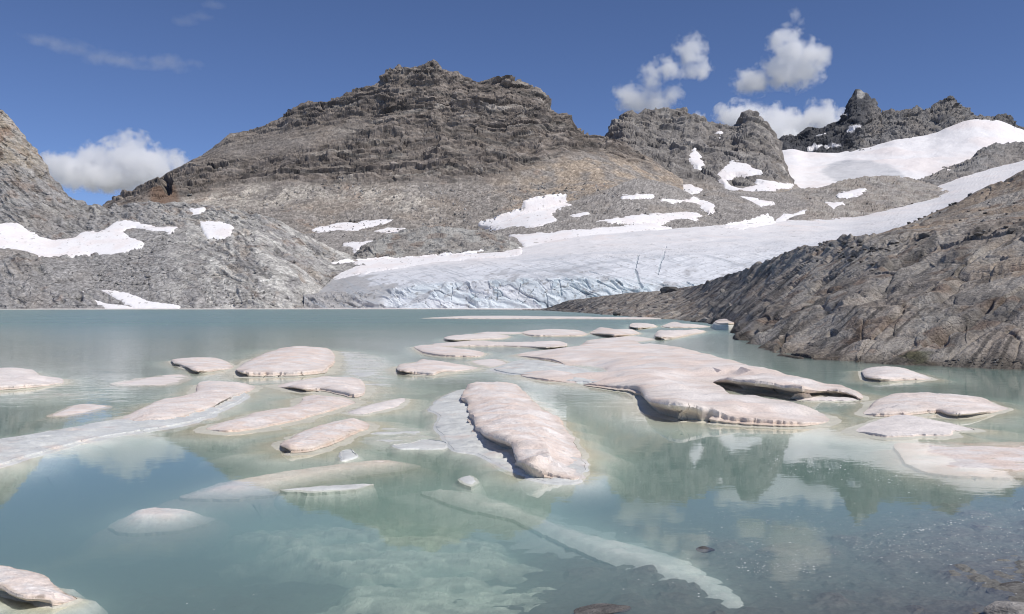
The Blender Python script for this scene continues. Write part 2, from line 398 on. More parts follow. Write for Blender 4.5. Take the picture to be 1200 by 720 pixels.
def st_moraine(PX, PY, V, P, s):
    n1 = fbm(P / 36, 3, s + 30); n2 = fbm(P / 12, 3, s + 31)
    isl = sstep(910, 960, PX + 30 * n1); out = sstep(0.12, 0.3, fbm(P / np.array([40, 40, 18], np.float32), 3, s + 8))
    cliff = np.clip(isl + out * 0.8, 0, 1)
    B = basis(-0.3, 0.9)
    d, tone, Q = rock_relief(P, s, B, cliff, blocks=((34, 9, 2.6), (12, 4, 1.6), (5, 2, 0.8)), ledge=(13, 1.6))
    ds, ts = scree_relief(P, s)
    disp = lerp(ds, d * 0.8, np.clip(cliff + 0.08, 0, 1)) + 4 * fbm(P / np.array([60, 60, 22], np.float32), 3, s + 3)
    col = np.broadcast_to(GREY * 0.9, PX.shape + (3,)).astype(np.float32).copy()
    col = mixc(col, WARM * 1.05, cliff * sstep(-0.3, 0.2, n1) * 0.7)
    col = mixc(col, PALE * 0.9, isl * sstep(-0.05, 0.3, n2) * 0.5)
    col = mixc(col, DARK * 1.3, cliff * sstep(0.1, 0.6, tone) * 0.6)
    col = col * np.exp(0.65 * (1 - cliff) * ts + 0.6 * cliff * tone)[..., None]
    return disp, np.clip(col, 0.03, 0.8)

# ---- polished outcrop above the glacier's left end
oc_top = [(404,312),(415,300),(425,288),(450,277),(490,268),(530,264),(570,268),(595,278),(612,290),(622,300)]
outcrop = Land([
 [(404,325,850),(430,318,850),(480,314,850),(560,308,850),(622,304,850)],
 [(404,316,862),(430,300,866),(480,292,872),(560,288,872),(622,302,862)],
 [(x, y, 905) for x, y in oc_top],
 [(x, y + 8, 940) for x, y in oc_top],
 [(404,335,980),(622,325,980)]], 406, 620, 0.8, 880, crest=2)
def st_outcrop(PX, PY, V, P, s):
    B = basis(-0.12, 1.0)
    d, tone, Q = rock_relief(P, s, B, np.ones(PX.shape), blocks=((30, 8, 2.6), (13, 4, 1.6), (6, 2, 0.8)), ledge=(11, 2.2))
    col = np.broadcast_to(PALE * 0.82, PX.shape + (3,)).astype(np.float32).copy()
    col = mixc(col, WARM, sstep(-0.1, 0.3, fbm(P / 18, 3, s + 1)) * 0.7)
    col = mixc(col, DARK * 1.3, sstep(0.1, 0.55, tone) * 0.7)
    col = mixc(col, RUST, sstep(0.2, 0.45, fbm(P / 14, 3, s + 2)) * 0.4)
    return d * 0.85, col

# ---- left hillside and the cliff that leaves the frame
hill_top = [(-320,-90),(-100,55),(-40,98),(0,128),(8,134),(20,148),(32,166),(45,180),(60,205),(75,222),(90,233),(104,240),(112,237),(125,241),(150,238),(175,236),(200,239),(230,240),(250,240),(275,245),(300,252),
 (330,262),(360,277),(385,290),(400,297),(425,303),(440,309),(452,322)]
hill = Land([
 [(-320,372,560),(0,372,560),(350,371,575),(364,366,650),(380,350,740),(400,334,790),(420,324,800),(452,334,830)],
 [(-320,362.4,640),(0,362.4,640),(300,362.4,640),(360,362.2,650),(374,344,695),(386,325,775),(400,319,785),(420,313,795),(440,311,805),(452,326,815)],
 [(-320,318,690),(0,310,690),(60,312,690),(110,322,690),(200,312,690),(300,312,690),(340,318,700),(366,322,740),(386,319,790),(400,314,800),(420,309,808),(440,309,815),(452,326,822)],
 [(-320,200,800),(0,262,770),(60,282,760),(130,272,770),(200,268,780),(300,272,780),(340,288,790),(380,302,820),(400,306,825),(420,306,828),(440,308.5,832),(452,326,835)],
 [(x, y, 860) for x, y in hill_top],
 [(x, y + 16, 930) for x, y in hill_top],
 [(-320,370,1000),(452,360,1000)]], -300, 446, 0.9, 730, crest=4, blur=2)
def st_hill(PX, PY, V, P, s):
    n1 = fbm(P / 36, 3, s + 30); n2 = fbm(P / 12, 3, s + 31)
    B = basis(0.62, 0.78)
    upper = sstep(275, 262, PY + 16 * n1)
    slab = sstep(0.0, 0.2, fbm(np.stack([(P[..., 0] + P[..., 2]) / 20, P[..., 1] / 60, (P[..., 0] - P[..., 2]) / 70], -1), 3, s + 8) + 0.12) * sstep(190, 260, PX)
    low = sstep(0.0, 0.2, fbm(P / np.array([26, 40, 12], np.float32), 3, s + 14)) * sstep(200, 120, PX)
    cliff = np.clip(np.maximum(np.maximum(upper * 0.95, slab * 0.85), low * 0.9), 0, 1)
    d, tone, Q = rock_relief(P, s, B, cliff, blocks=((34, 9, 3.4), (14, 5, 2.3), (6, 2.4, 1.1)), ledge=(13, 1.9))
    gv = fbm(np.stack([(P[..., 0] + P[..., 2]) / 11, P[..., 1] / 80, (P[..., 0] - P[..., 2]) / 80], -1), 3, s + 9)
    d = d + 3.0 * gv * sstep(200, 280, PX) * sstep(372, 340, PX)
    ds, ts = scree_relief(P, s)
    disp = lerp(ds * 1.1, d, np.clip(cliff + 0.12, 0, 1))
    col = np.broadcast_to(GREY * 0.98, PX.shape + (3,)).astype(np.float32).copy()
    col = mixc(col, PALE * 0.95, sstep(150, 240, PX) * sstep(-0.25, 0.25, n2 + gv * 0.6) * 0.75)
    col = mixc(col, TAN * 1.05, cliff * sstep(0.0, 0.3, fbm(P / 20, 3, s + 36)) * sstep(160, 260, PX) * 0.7)
    lc = sstep(120, 60, PX + 20 * n1) * sstep(215, 190, PY + 30 * n2)
    col = mixc(col, np.array((0.40, 0.335, 0.255)), lc * 0.85)
    col = mixc(col, RUST * 1.3, lc * sstep(0.05, 0.35, n2) * 0.55)
    col = mixc(col, WARM * 0.95, sstep(130, 60, PX) * (1 - lc) * sstep(-0.1, 0.3, n1) * 0.6)
    seam = fbm(Q / np.array([44, 44, 2.6], np.float32), 3, s + 41); sl2 = fbm(Q / np.array([40, 40, 7], np.float32), 3, s + 42)
    rgt = sstep(170, 260, PX)
    col = mixc(col, PALE * 1.2, rgt * sstep(0.02, 0.22, sl2) * 0.85)
    col = mixc(col, DARK * 1.4, sstep(0.14, 0.34, seam) * (0.35 + 0.3 * rgt) * np.clip(cliff + 0.35 * rgt, 0, 1))
    col = mixc(col, PALE * 0.95, (1 - rgt) * cliff * sstep(0.05, 0.35, sl2) * 0.5)
    col = mixc(col, RUST * 1.3, cliff * sstep(0.2, 0.4, fbm(P / 16, 3, s + 43)) * 0.35)
    col = mixc(col, DARK * 1.4, cliff * sstep(0.2, 0.65, tone) * 0.55)
    col = col * np.exp(0.6 * (1 - cliff) * ts + 0.6 * cliff * tone)[..., None]
    return disp, np.clip(col, 0.03, 0.8)

# ---- right-hand rocky shore, the nearest land
shore_base = [(590,363.4),(640,364.2),(660,365.5),(700,368.5),(740,371.5),(780,374.5),(815,377.5),(835,380),(850,386),(865,398),(880,405),(890,410),(910,416),(935,420),(1000,424.5),(1100,429),(1200,432.5),(1330,437),(1500,442)]
ra = [(590,364.5,560),(640,362.5,520),(660,353.5,480),(700,347.5,420),(755,341.5,350),(800,342,300),(830,330,240),(880,313,172),(930,292,128),(1000,277,98),(1040,276,89),(1100,272,80),(1200,262,70),(1330,245,62),(1500,225,60)]
right = Land([
 [(x, y + 60, lake_d(y) * 0.86) for x, y in shore_base],
 [(x, y, lake_d(y)) for x, y in shore_base],
 [(590,364.2,540),(640,363.4,480),(700,360,345),(755,359,262),(800,358,215),(830,356,180),(865,366,108),(900,370,78),(950,370,66),(1000,368,56),(1100,360,52),(1200,352,49),(1330,345,47),(1500,330,45)],
 ra,
 [(590,366,640),(640,364,560),(700,350,470),(800,350,360),(900,320,170),(1000,282,112),(1030,279,108),(1048,270,106),(1100,262,100),(1200,248,96),(1330,225,94),(1500,190,90)],
 [(590,368,660),(640,366,600),(700,356,520),(800,356,400),(900,330,200),(1000,290,150),(1040,277,140),(1058,268,138),(1080,258,136),(1100,247,134),(1130,231,130),(1160,217,127),(1180,209,125),(1200,199,122),(1330,140,116),(1500,70,110)],
 [(590,370,640),(1040,300,165),(1200,225,150),(1500,110,140)],
 [(590,374,700),(1500,374,260)]], 596, 1330, 0.75, 75, crest=5, hard=(0, 1), blur=1)
def st_right(PX, PY, V, P, s):
    dist = P[..., 1] * right.L
    k = np.clip(dist / 75, 0.55, 7)[..., None]                 # keep the relief in proportion on the far tongue
    Pk = P * (1.0 / np.clip(dist / 75, 0.9, 4.0))[..., None] if False else P
    n1 = fbm(Pk / 60, 3, s + 30); n2 = fbm(Pk / 18, 3, s + 31)
    B = basis(-0.66, 0.72, 0.32)
    front = sstep(0.3, -0.1, V - 3.1)
    cliff = np.clip(0.55 + 0.45 * front + 0.5 * n1, 0.25, 1)
    rub = sstep(0.15, 0.35, fbm(Pk / 40, 3, s + 8)) * sstep(2.2, 2.8, V) * sstep(3.6, 3.1, V)
    cliff = cliff * (1 - 0.7 * rub)
    d, tone, Q = rock_relief(Pk, s, B, cliff, blocks=((150, 40, 10), (60, 22, 4.2), (20, 8, 1.5), (7, 3.2, 0.6)), ledge=(30, 2.0), crack=1.3, rough=1.0, warp=4, pillow=True)
    ds, ts = scree_relief(Pk, s, 1.2)
    disp = lerp(ds * 1.5, d, cliff)
    # undercut clefts low in the face
    for (cx, cy, a, b, rot, dep) in ((1100, 392, 34, 4.5, -0.62, 12), (1135, 372, 36, 4, -0.62, 10), (905, 380, 16, 4, -0.7, 9), (915, 400, 5, 13, 0.5, 9), (1104, 396, 8, 9, 0, 9), (975, 390, 7, 5, 0, 6), (868, 388, 10, 3.5, -.6, 7), (1185, 345, 30, 3, -.6, 7)):
        c_, s_ = math.cos(rot), math.sin(rot); X = (PX - cx) * c_ + (PY - cy) * s_; Y = -(PX - cx) * s_ + (PY - cy) * c_
        disp = disp - dep * sstep(1.2, 0.5, np.sqrt((X / a) ** 2 + (Y / b) ** 2) + 0.5 * n2) * (V < 3.2)
    disp = disp * np.clip(dist / 75, 0.6, 1.25)
    col = np.broadcast_to(np.array((0.375, 0.353, 0.322)), PX.shape + (3,)).astype(np.float32).copy()
    col = mixc(col, np.array((0.34, 0.30, 0.26)), sstep(-0.15, 0.3, n1) * 0.8)
    col = mixc(col, DARK * 0.5, cliff * sstep(0.18, 0.34, fbm(Q / np.array([110, 110, 4], np.float32), 3, s + 44)) * 0.7)
    back = sstep(3.1, 3.6, V)
    col = mixc(col, np.array((0.36, 0.295, 0.23)), back * sstep(-0.35, 0.2, n1) * 0.8)
    for (cx, cy, a, b, m, cc) in ((1160, 310, 42, 20, .8, TAN * 0.85), (1090, 375, 26, 26, .75, PALE * 0.75), (1150, 300, 20, 14, .6, PALE * .9), (948, 350, 14, 24, .6, PALE * .75), (1165, 375, 40, 20, .6, np.array((.27, .255, .24))),
                                  (1060, 330, 45, 20, .5, np.array((.24, .235, .23))), (885, 345, 14, 30, .35, TAN * .7), (1000, 345, 40, 12, .35, WARM * .8), (885, 312, 30, 5, .6, PALE * .8)):
        e = np.sqrt(((PX - cx) / a) ** 2 + ((PY - cy) / b) ** 2) + 0.9 * n2
        col = mixc(col, cc, sstep(1.15, 0.6, e) * m)
    col = mixc(col, DARK * 0.85, cliff * sstep(0.1, 0.9, tone) * 0.6)
    col = mixc(col, DARK * 0.7, sstep(0.0, 0.3, fbm(Q / np.array([80, 80, 14], np.float32), 3, s + 35)) * 0.55 * (1 - 0.5 * back))
    col = mixc(col, RUST * 0.7, sstep(0.18, 0.4, fbm(Pk / 26, 3, s + 36)) * 0.5)
    wet = sstep(0.55, 0.05, P[..., 2] * right.L + 0.2 * n2) * sstep(220, 90, dist)      # wet band at the waterline
    col = mixc(col, np.array((0.075, 0.065, 0.052)), wet * 0.7)
    col = mixc(col, np.array((0.06, 0.07, 0.025)), sstep(1.0, 0.4, np.sqrt(((PX - 1080) / 32) ** 2 + ((PY - 420) / 9.0) ** 2) + n2) * 0.6)
    col = col * np.exp(0.9 * (1 - cliff) * ts + 0.55 * cliff * tone)[..., None]
    return disp, np.clip(col, 0.02, 0.8)

# ---- glacier
gl_back = [(352,334,790),(375,322,800),(420,306,830),(480,302,850),(560,298,860),(610,291,900),(680,277,950),(760,270,1000),(830,265,1050),(900,262,1150),(950,255,1250),(1000,246,1400),(1050,232,1500),(1090,222,1600),(1130,207,1700),(1160,198,1800),(1200,188,1900),(1400,140,2100)]
glacier = Land([
 [(352,370,630),(1400,370,630)],
 [(352,362.2,648),(1400,362.2,648)],
 [(352,350,668),(400,346,668),(450,340,664),(500,334,660),(560,329.5,658),(620,327.5,658),(680,327,658),(740,329,660),(800,334,664),(860,335,670),(950,330,690),(1400,320,720)],
 [(352,340,740),(420,326,740),(500,318,740),(600,310,745),(700,304,760),(800,300,780),(900,296,810),(1000,286,850),(1100,268,900),(1200,240,960),(1400,190,1050)],
 gl_back,
 [(x, y + 6, d + 60) for x, y, d in gl_back],
 [(352,365,1100),(700,330,1300),(1000,300,1800),(1400,250,2500)]], 356, 1330, 0.95, 740, crest=4)
def st_glacier(PX, PY, V, P, s):
    n1 = fbm(P / 40, 3, s + 30); n2 = fbm(P / 12, 3, s + 31)
    cl = sstep(2.25, 1.9, V)                                              # ice cliff
    X, Z = P[..., 0], P[..., 2]
    w = np.stack([fbm(P / 24, 3, s + 1), fbm(P / 24, 3, s + 2), fbm(P / 24, 3, s + 3)], -1) * 14
    Q = (P + w) @ basis(0.5, 0.86)
    r, t, e = cells(Q / np.array([44, 30, 13], np.float32), s + 5)
    r2, t2, e2 = cells(Q / np.array([13, 13, 7], np.float32), s + 6)
    big = 2.2 * (r - .5) + 3.0 * t + 0.9 * (r2 - .5) + 1.3 * t2 - 1.4 * np.exp(-e / 0.04) * sstep(.45, .6, r2) + 3 * fbm(Q / np.array([26, 26, 5], np.float32), 3, s + 18)
    ridged = 1 - np.abs(fbm(np.stack([(X + 1.6 * Z) / 70, P[..., 1] / 90, (Z * 1.2 - X * 0.3) / 7.0], -1), 3, s + 8)) * 3
    surf = 0.9 * ridged * sstep(3.9, 2.4, V) + 0.5 * n2 + 2.5 * n1
    crev = 0
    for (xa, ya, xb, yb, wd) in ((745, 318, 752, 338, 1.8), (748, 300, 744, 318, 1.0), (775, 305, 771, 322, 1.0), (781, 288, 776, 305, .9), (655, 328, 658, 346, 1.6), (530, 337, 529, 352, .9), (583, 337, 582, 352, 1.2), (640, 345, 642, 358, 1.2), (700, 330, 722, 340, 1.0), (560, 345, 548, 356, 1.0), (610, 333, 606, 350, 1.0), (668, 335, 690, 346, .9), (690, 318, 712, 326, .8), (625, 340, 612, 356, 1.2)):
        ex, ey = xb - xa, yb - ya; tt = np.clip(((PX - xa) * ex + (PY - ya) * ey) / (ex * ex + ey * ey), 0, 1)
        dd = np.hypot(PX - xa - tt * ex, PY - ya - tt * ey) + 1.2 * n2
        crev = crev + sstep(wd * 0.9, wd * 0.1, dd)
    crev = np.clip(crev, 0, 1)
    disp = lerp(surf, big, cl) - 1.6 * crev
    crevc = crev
    col = np.broadcast_to(SNOW * 0.92, PX.shape + (3,)).astype(np.float32).copy()
    streak = fbm(np.stack([(X + 1.5 * Z) / 120, P[..., 1] / 220, (Z - 0.12 * X) / 5.0], -1), 4, s + 12)
    low = sstep(3.75, 2.6, V + 0.4 * n1)
    col = mixc(col, np.array((0.70, 0.72, 0.75)), low * 0.8)
    col = mixc(col, np.array((0.56, 0.575, 0.60)), sstep(0.0, 0.4, streak) * (0.25 + 0.6 * low))
    col = mixc(col, PINK, sstep(0.1, 0.4, n1) * sstep(3.2, 3.9, V) * 0.6)
    col = mixc(col, BLUEICE, cl * sstep(0.15, 0.7, r) * sstep(430, 500, PX) * 0.95)
    col = mixc(col, np.array((0.48, 0.56, 0.60)), cl * sstep(0.62, 0.95, r2) * sstep(480, 560, PX) * 0.8)
    col = mixc(col, np.array((0.42, 0.42, 0.43)), sstep(0.22, 0.42, fbm(np.stack([(X + Z * 1.3) / 30, P[..., 1] / 60, (Z - .5 * X) / 7], -1), 3, s + 14)) * (0.75 * sstep(3.0, 2.3, V)))
    db = sstep(0.1, 0.5, sstep(500, 390, PX + 60 * n1) * sstep(316, 334, PY) + 0.7 * n2 - .05) 
    col = mixc(col, np.array((0.42, 0.41, 0.40)), db * 0.8)
    rb = sstep(0.3, 0.6, sstep(450, 390, PX + 50 * n1) * sstep(338, 346, PY) + n2 * .6)
    r3, t3, e3 = cells(P / 4, s + 9); disp = disp + rb * 1.6 * (r3 - .5)
    col = mixc(col, GREY * 1.05, rb * 0.8); col = col * (1 + 0.35 * rb * (r3 - .5))[..., None]
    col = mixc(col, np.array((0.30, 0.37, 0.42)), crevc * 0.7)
    ln = fbm(np.stack([(X * .9 - Z * 1.6) / 46, P[..., 1] / 300, (Z * 1.5 + X * .55) / 2.4], -1), 3, s + 19)
    col = mixc(col, np.array((0.40, 0.43, 0.46)), sstep(0.12, 0.34, ln) * sstep(3.7, 2.7, V) * 0.55)
    speck = sstep(0.30, 0.36, fbm(P / 3.2, 2, s + 15)) * sstep(3.8, 2.6, V)
    col = mixc(col, np.array((0.25, 0.24, 0.23)), speck * 0.6)
    return disp, np.clip(col, 0.05, 0.92)

# ---- upper snowfield, the two summits above it, the dark knob at its right
sf_top = [(860,190),(880,186),(905,178),(930,174),(945,180),(985,178),(1020,172),(1050,163),(1090,158),(1110,150),(1140,140),(1170,141),(1190,150),(1230,164),(1400,190)]
snowfield = Land([
 [(860,262,1560),(950,240,1640),(1000,226,1720),(1050,220,1780),(1090,224,1800),(1200,200,1950),(1400,220,2100)],
 [(860,246,1640),(920,226,1700),(950,222,1750),(1000,212,1830),(1050,210,1880),(1090,210,1900),(1200,189,2050),(1400,210,2200)],
 [(x, y, 2350) for x, y in sf_top],
 [(x, y + 3, 2420) for x, y in sf_top],
 [(860,300,2900),(1400,290,2900)]], 870, 1380, 1.1, 2000, crest=2, soft_crest=True)
def st_snowfield(PX, PY, V, P, s):
    n1 = fbm(P / 40, 3, s + 30); n2 = fbm(P / 9, 3, s + 31)
    disp = 4 * n1 + 0.7 * n2
    col = np.broadcast_to(SNOW * 1.02, PX.shape + (3,)).astype(np.float32).copy()
    col = mixc(col, PINK * 1.03, sstep(-0.1, 0.35, n1) * 0.6)
    e = np.sqrt(((PX - 1008) / 47) ** 2 + ((PY - 200) / 13.0) ** 2) + 0.5 * n1
    grey = sstep(1.05, 0.85, e)
    col = mixc(col, np.array((0.60, 0.60, 0.61)), grey * 0.85)
    st = fbm(np.stack([P[..., 0] / 40, P[..., 1] / 100, P[..., 2] / 3], -1), 3, s + 5)
    col = mixc(col, np.array((0.42, 0.43, 0.45)), grey * sstep(0.05, 0.4, st) * 0.5)
    return disp, np.clip(col, 0.05, 0.93)
su_top = [(880,190),(900,172),(912,165),(919,161),(926,162),(934,165),(941,160),(948,153),(965,150),(976,144),(985,137),(990,130),(995,121),(999,113),(1004,107),(1008,108),(1011,112),(1016,113),(1020,119),(1025,116),(1028,121),(1031,133),(1042,131),(1055,130),(1070,127),(1082,129),(1090,127),(1098,120),(1108,115),(1115,112),(1122,121),(1130,129),(1136,127),(1140,137),(1152,141),(1165,142),(1170,137),(1176,136),(1182,139),(1190,147),(1200,151),(1260,166),(1400,190)]
summits = Land([
 [(x, y + 14, 2300) for x, y in sf_top],
 [(x, y + 2, 2360) for x, y in sf_top],
 [(x, y, 2480) for x, y in su_top],
 [(x, y + 14, 2580) for x, y in su_top],
 [(860,290,3100),(1400,290,3100)]], 884, 1380, 0.8, 2400, crest=2)
def st_summit(PX, PY, V, P, s):
    B = basis(-0.35, 0.9); n1 = fbm(P / 24, 3, s + 30)
    d, tone, Q = rock_relief(P, s, B, np.ones(PX.shape), blocks=((20, 8, 3.2), (9, 4, 2.0), (4, 2, 1.0)), ledge=(10, 1.2))
    # left tower stands out; mask for the shade painted on its face
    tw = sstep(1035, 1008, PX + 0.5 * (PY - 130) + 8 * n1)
    d = d * (1.1 - 0.7 * sstep(1036, 1024, PX) * sstep(985, 996, PX) * sstep(140, 122, PY)) + 3 * sstep(1030, 1010, PX) * sstep(975, 1000, PX) + 5 * fbm(P / 14, 2, s + 50)
    col = np.broadcast_to(GREY * 0.72, PX.shape + (3,)).astype(np.float32).copy()
    col = mixc(col, WARM * .75, sstep(-0.1, 0.3, n1) * 0.6)
    col = mixc(col, np.array((0.075, 0.077, 0.085)), tw * sstep(-0.5, 0.0, n1 + 0.3 - 0.1 * tone) * 0.95)  # shade of the tower's sunless face put into the rock colour
    col = mixc(col, DARK, sstep(1098, 1106, PX) * sstep(126, 119, PY + 8 * n1) * 0.8)
    col = mixc(col, DARK, sstep(1160, 1166, PX) * 0.7)
    col = mixc(col, PALE, sstep(1.1, 0.6, np.hypot((PX - 1008) / 5, (PY - 112) / 5.0)) * 0.8)
    col = mixc(col, DARK * 1.2, sstep(0.1, 0.6, tone) * 0.5)
    for (cx, cy, a, b) in ((961, 161, 6, 3), (998, 155, 4, 3), (975, 171, 9, 3), (1004, 152, 3, 2), (954, 173, 8, 3), (990, 136, 4, 1.5)):
        e = np.hypot((PX - cx) / a + (PY - cy) / b * 0.6, (PY - cy) / b) + 0.7 * n1
        col = mixc(col, SNOW, sstep(1.0, 0.8, e))
    return d, np.clip(col, 0.03, 0.9)
kn_top = [(1068,214),(1085,208),(1100,201),(1112,199),(1130,191),(1138,186),(1146,177),(1156,171),(1166,167),(1180,166),(1200,166),(1240,172),(1300,180),(1400,200)]
knob = Land([
 [(1068,222,1690),(1090,220,1700),(1130,214,1790),(1160,206,1860),(1200,200,1930),(1400,210,2100)],
 [(1068,216,1720),(1090,213,1740),(1130,206,1820),(1160,199,1890),(1200,189,1960),(1400,205,2120)],
 [(x, y, 1990) for x, y in kn_top],
 [(x, y + 8, 2040) for x, y in kn_top],
 [(1068,250,2200),(1400,240,2200)]], 1070, 1380, 0.9, 1880, crest=2)
def st_knob(PX, PY, V, P, s):
    B = basis(-0.4, 0.9); n1 = fbm(P / 24, 3, s + 30)
    d, tone, Q = rock_relief(P, s, B, np.ones(PX.shape), blocks=((24, 7, 2.2), (10, 4, 1.4), (4, 2, .7)), ledge=(10, 1.2))
    d = d - 6 * sstep(0.05, 0.25, fbm(P / np.array([18, 18, 10], np.float32), 2, s + 3)) * sstep(1140, 1120, PX)
    col = np.broadcast_to(GREY * 0.85, PX.shape + (3,)).astype(np.float32).copy()
    col = mixc(col, DARK * 1.2, sstep(-0.1, 0.5, tone) * 0.7)
    col = mixc(col, WARM, sstep(-0.1, 0.3, n1) * 0.5)
    return d * 0.8, col

# ------------------------------------------------------------------ snow patches lie in hollows of these landforms
SNOWS = [
 (hill, [(-80,268),(0,264),(11,262),(20,263),(34,272),(47,278),(61,281),(85,280),(101,273),(123,272),(137,261),(159,261),(176,267),(206,268),(200,271),(180,270),(160,266),(150,268),(143,272),(152,278),(166,285),(150,294),(130,300),(106,297),(87,300),(69,302),(47,302),(32,296),(11,292),(0,290),(-80,285)], "long white snow bank across the left hillside with a two-pronged right end"),
 (hill, [(235,261),(248,260),(270,265),(272,270),(269,277),(244,278),(238,269)], "small square snow patch on the pale left hill below the cave"),
 (hill, [(223,246),(239,245),(234,250)], "tiny sliver of snow on the skyline of the left hill"),
 (hill, [(97,343),(108,350),(125,356),(150,360),(157,362),(128,363),(112,356)], "narrow slanting snow tongue at the foot of the left slope by the water"),
 (hill, [(120,341),(140,343),(165,350),(180,355),(210,360),(208,363),(160,362),(148,357),(135,350)], "wider snow tongue running down to the left shoreline, right of a narrower one"),
 (main, [(367,270),(394,263),(421,262),(454,258),(463,258),(451,264),(415,270),(379,274)], "long thin snow strip at the foot of the mountain's scree, left of the grey outcrop"),
 (main, [(433,273),(454,268),(475,268),(469,273),(439,276)], "short flat snow strip just above the left end of the grey outcrop"),
 (moraine, [(404,287),(439,283),(425,290),(418,293)], "small snow wedge between the left hill and the grey outcrop"),
 (glacier, [(375,326),(380,315),(400,308),(436,306),(490,303),(550,298),(610,292),(610,298),(550,303),(490,310),(439,318),(397,326)], "smooth white snow band along the glacier's upper left edge beneath the outcrop"),
 (moraine, [(563,264),(589,255),(613,246),(616,237),(640,232),(662,230),(661,238),(668,241),(652,246),(643,250),(652,259),(628,265),(586,268)], "large triangular snowfield on the scree under the main mountain's right side"),
 (moraine, [(667,253),(689,250),(679,256)], "small pale snow spot just right of the large triangular snowfield"),
 (moraine, [(598,277),(640,274),(681,270),(735,266),(762,262),(786,268),(750,274),(684,284),(615,292),(609,283)], "broad snow band between the moraine and the glacier, right of the grey outcrop"),
 (moraine, [(699,260),(750,253),(807,250),(822,253),(804,258),(750,261)], "long spindle of snow lying across the moraine below the middle ridge"),
 (moraine, [(730,231),(756,229),(765,230),(745,232)], "thin snow dash on the grey scree highest on the moraine"),
 (moraine, [(777,234),(807,236),(812,232),(840,242),(831,248),(816,238)], "bent snow streak on the moraine right of the long snow spindle"),
 (glacier, [(850,266),(880,260),(900,254),(908,261),(870,268)], "wedge of snow where the glacier's upper edge meets the rock island"),
 (moraine, [(906,262),(918,251),(930,252),(945,247),(930,255),(912,263)], "forked snow patch in a gully of the rock island"),
 (moraine, [(868,231),(888,235),(906,237),(891,242)], "small snow lens on the scree left of the rock island"),
 (moraine, [(983,228),(1013,222),(1007,227)], "short snow stripe high on the rock island under the upper snowfield"),
 (moraine, [(967,239),(987,238),(977,248)], "snow triangle low on the rock island beside the glacier"),
 (mid, [(807,184),(814,176),(820,184),(824,194),(818,197)], "narrow upright snow fleck on the face of the middle ridge"),
 (mid, [(840,206),(850,195),(858,190),(875,192),(891,201),(880,206),(862,203),(850,208)], "curved snow patch on the right flank of the middle ridge"),
 (mid, [(846,211),(856,219),(870,222),(895,216),(887,211),(905,214),(932,217),(910,223),(865,227),(850,221)], "snow apron along the foot of the middle ridge beside the upper snowfield"),
 (mid, [(789,217),(805,217),(822,223),(810,228)], "snow patch at the foot of the middle ridge above the bent streak"),
 (mid, [(841,155),(846,154),(848,158),(844,159)], "tiny snow dot near the crest of the middle ridge"),
]
for T, poly, _ in SNOWS: T.snow.append(np.array(poly, float))

main.build("mountain", surf_mat("mountain_rock", main.L, bump=0.7, lo=0.84, hi=1.16), st_main, seed=1)
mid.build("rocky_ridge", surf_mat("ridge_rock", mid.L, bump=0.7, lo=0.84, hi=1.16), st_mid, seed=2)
moraine.build("moraine", surf_mat("moraine_rubble", moraine.L, bump=0.8), st_moraine, seed=3)
outcrop.build("rock_outcrop", surf_mat("polished_rock", outcrop.L, bump=0.8), st_outcrop, seed=4)
hill.build("hillside", surf_mat("hillside_rock", hill.L, bump=0.9, cracks=0.6, cstretch=(0.5, 0.5, 1.4), crot=(0, -0.7, 0)), st_hill, seed=5)
right.build("rocky_shore", surf_mat("shore_rock", right.L * 0.7, bump=1.0, lo=0.70, hi=1.28, bscale=1.8, cracks=0.4, cstretch=(0.5, 0.5, 1.3), crot=(0, 0.7, 0)), st_right, seed=6, hard_rows=True)
glacier.build("glacier", surf_mat("glacier_ice", glacier.L, rough=0.7, lo=0.93, hi=1.06, bump=0.3), st_glacier, seed=7)
snowfield.build("snowfield", surf_mat("old_snow", snowfield.L, rough=0.8, lo=0.96, hi=1.03, bump=0.2), st_snowfield, seed=8)
summits.build("summit_ridge", surf_mat("summit_rock", summits.L, bump=0.8), st_summit, seed=9)
knob.build("rock_knob", surf_mat("knob_rock", knob.L, bump=0.8), st_knob, seed=10)

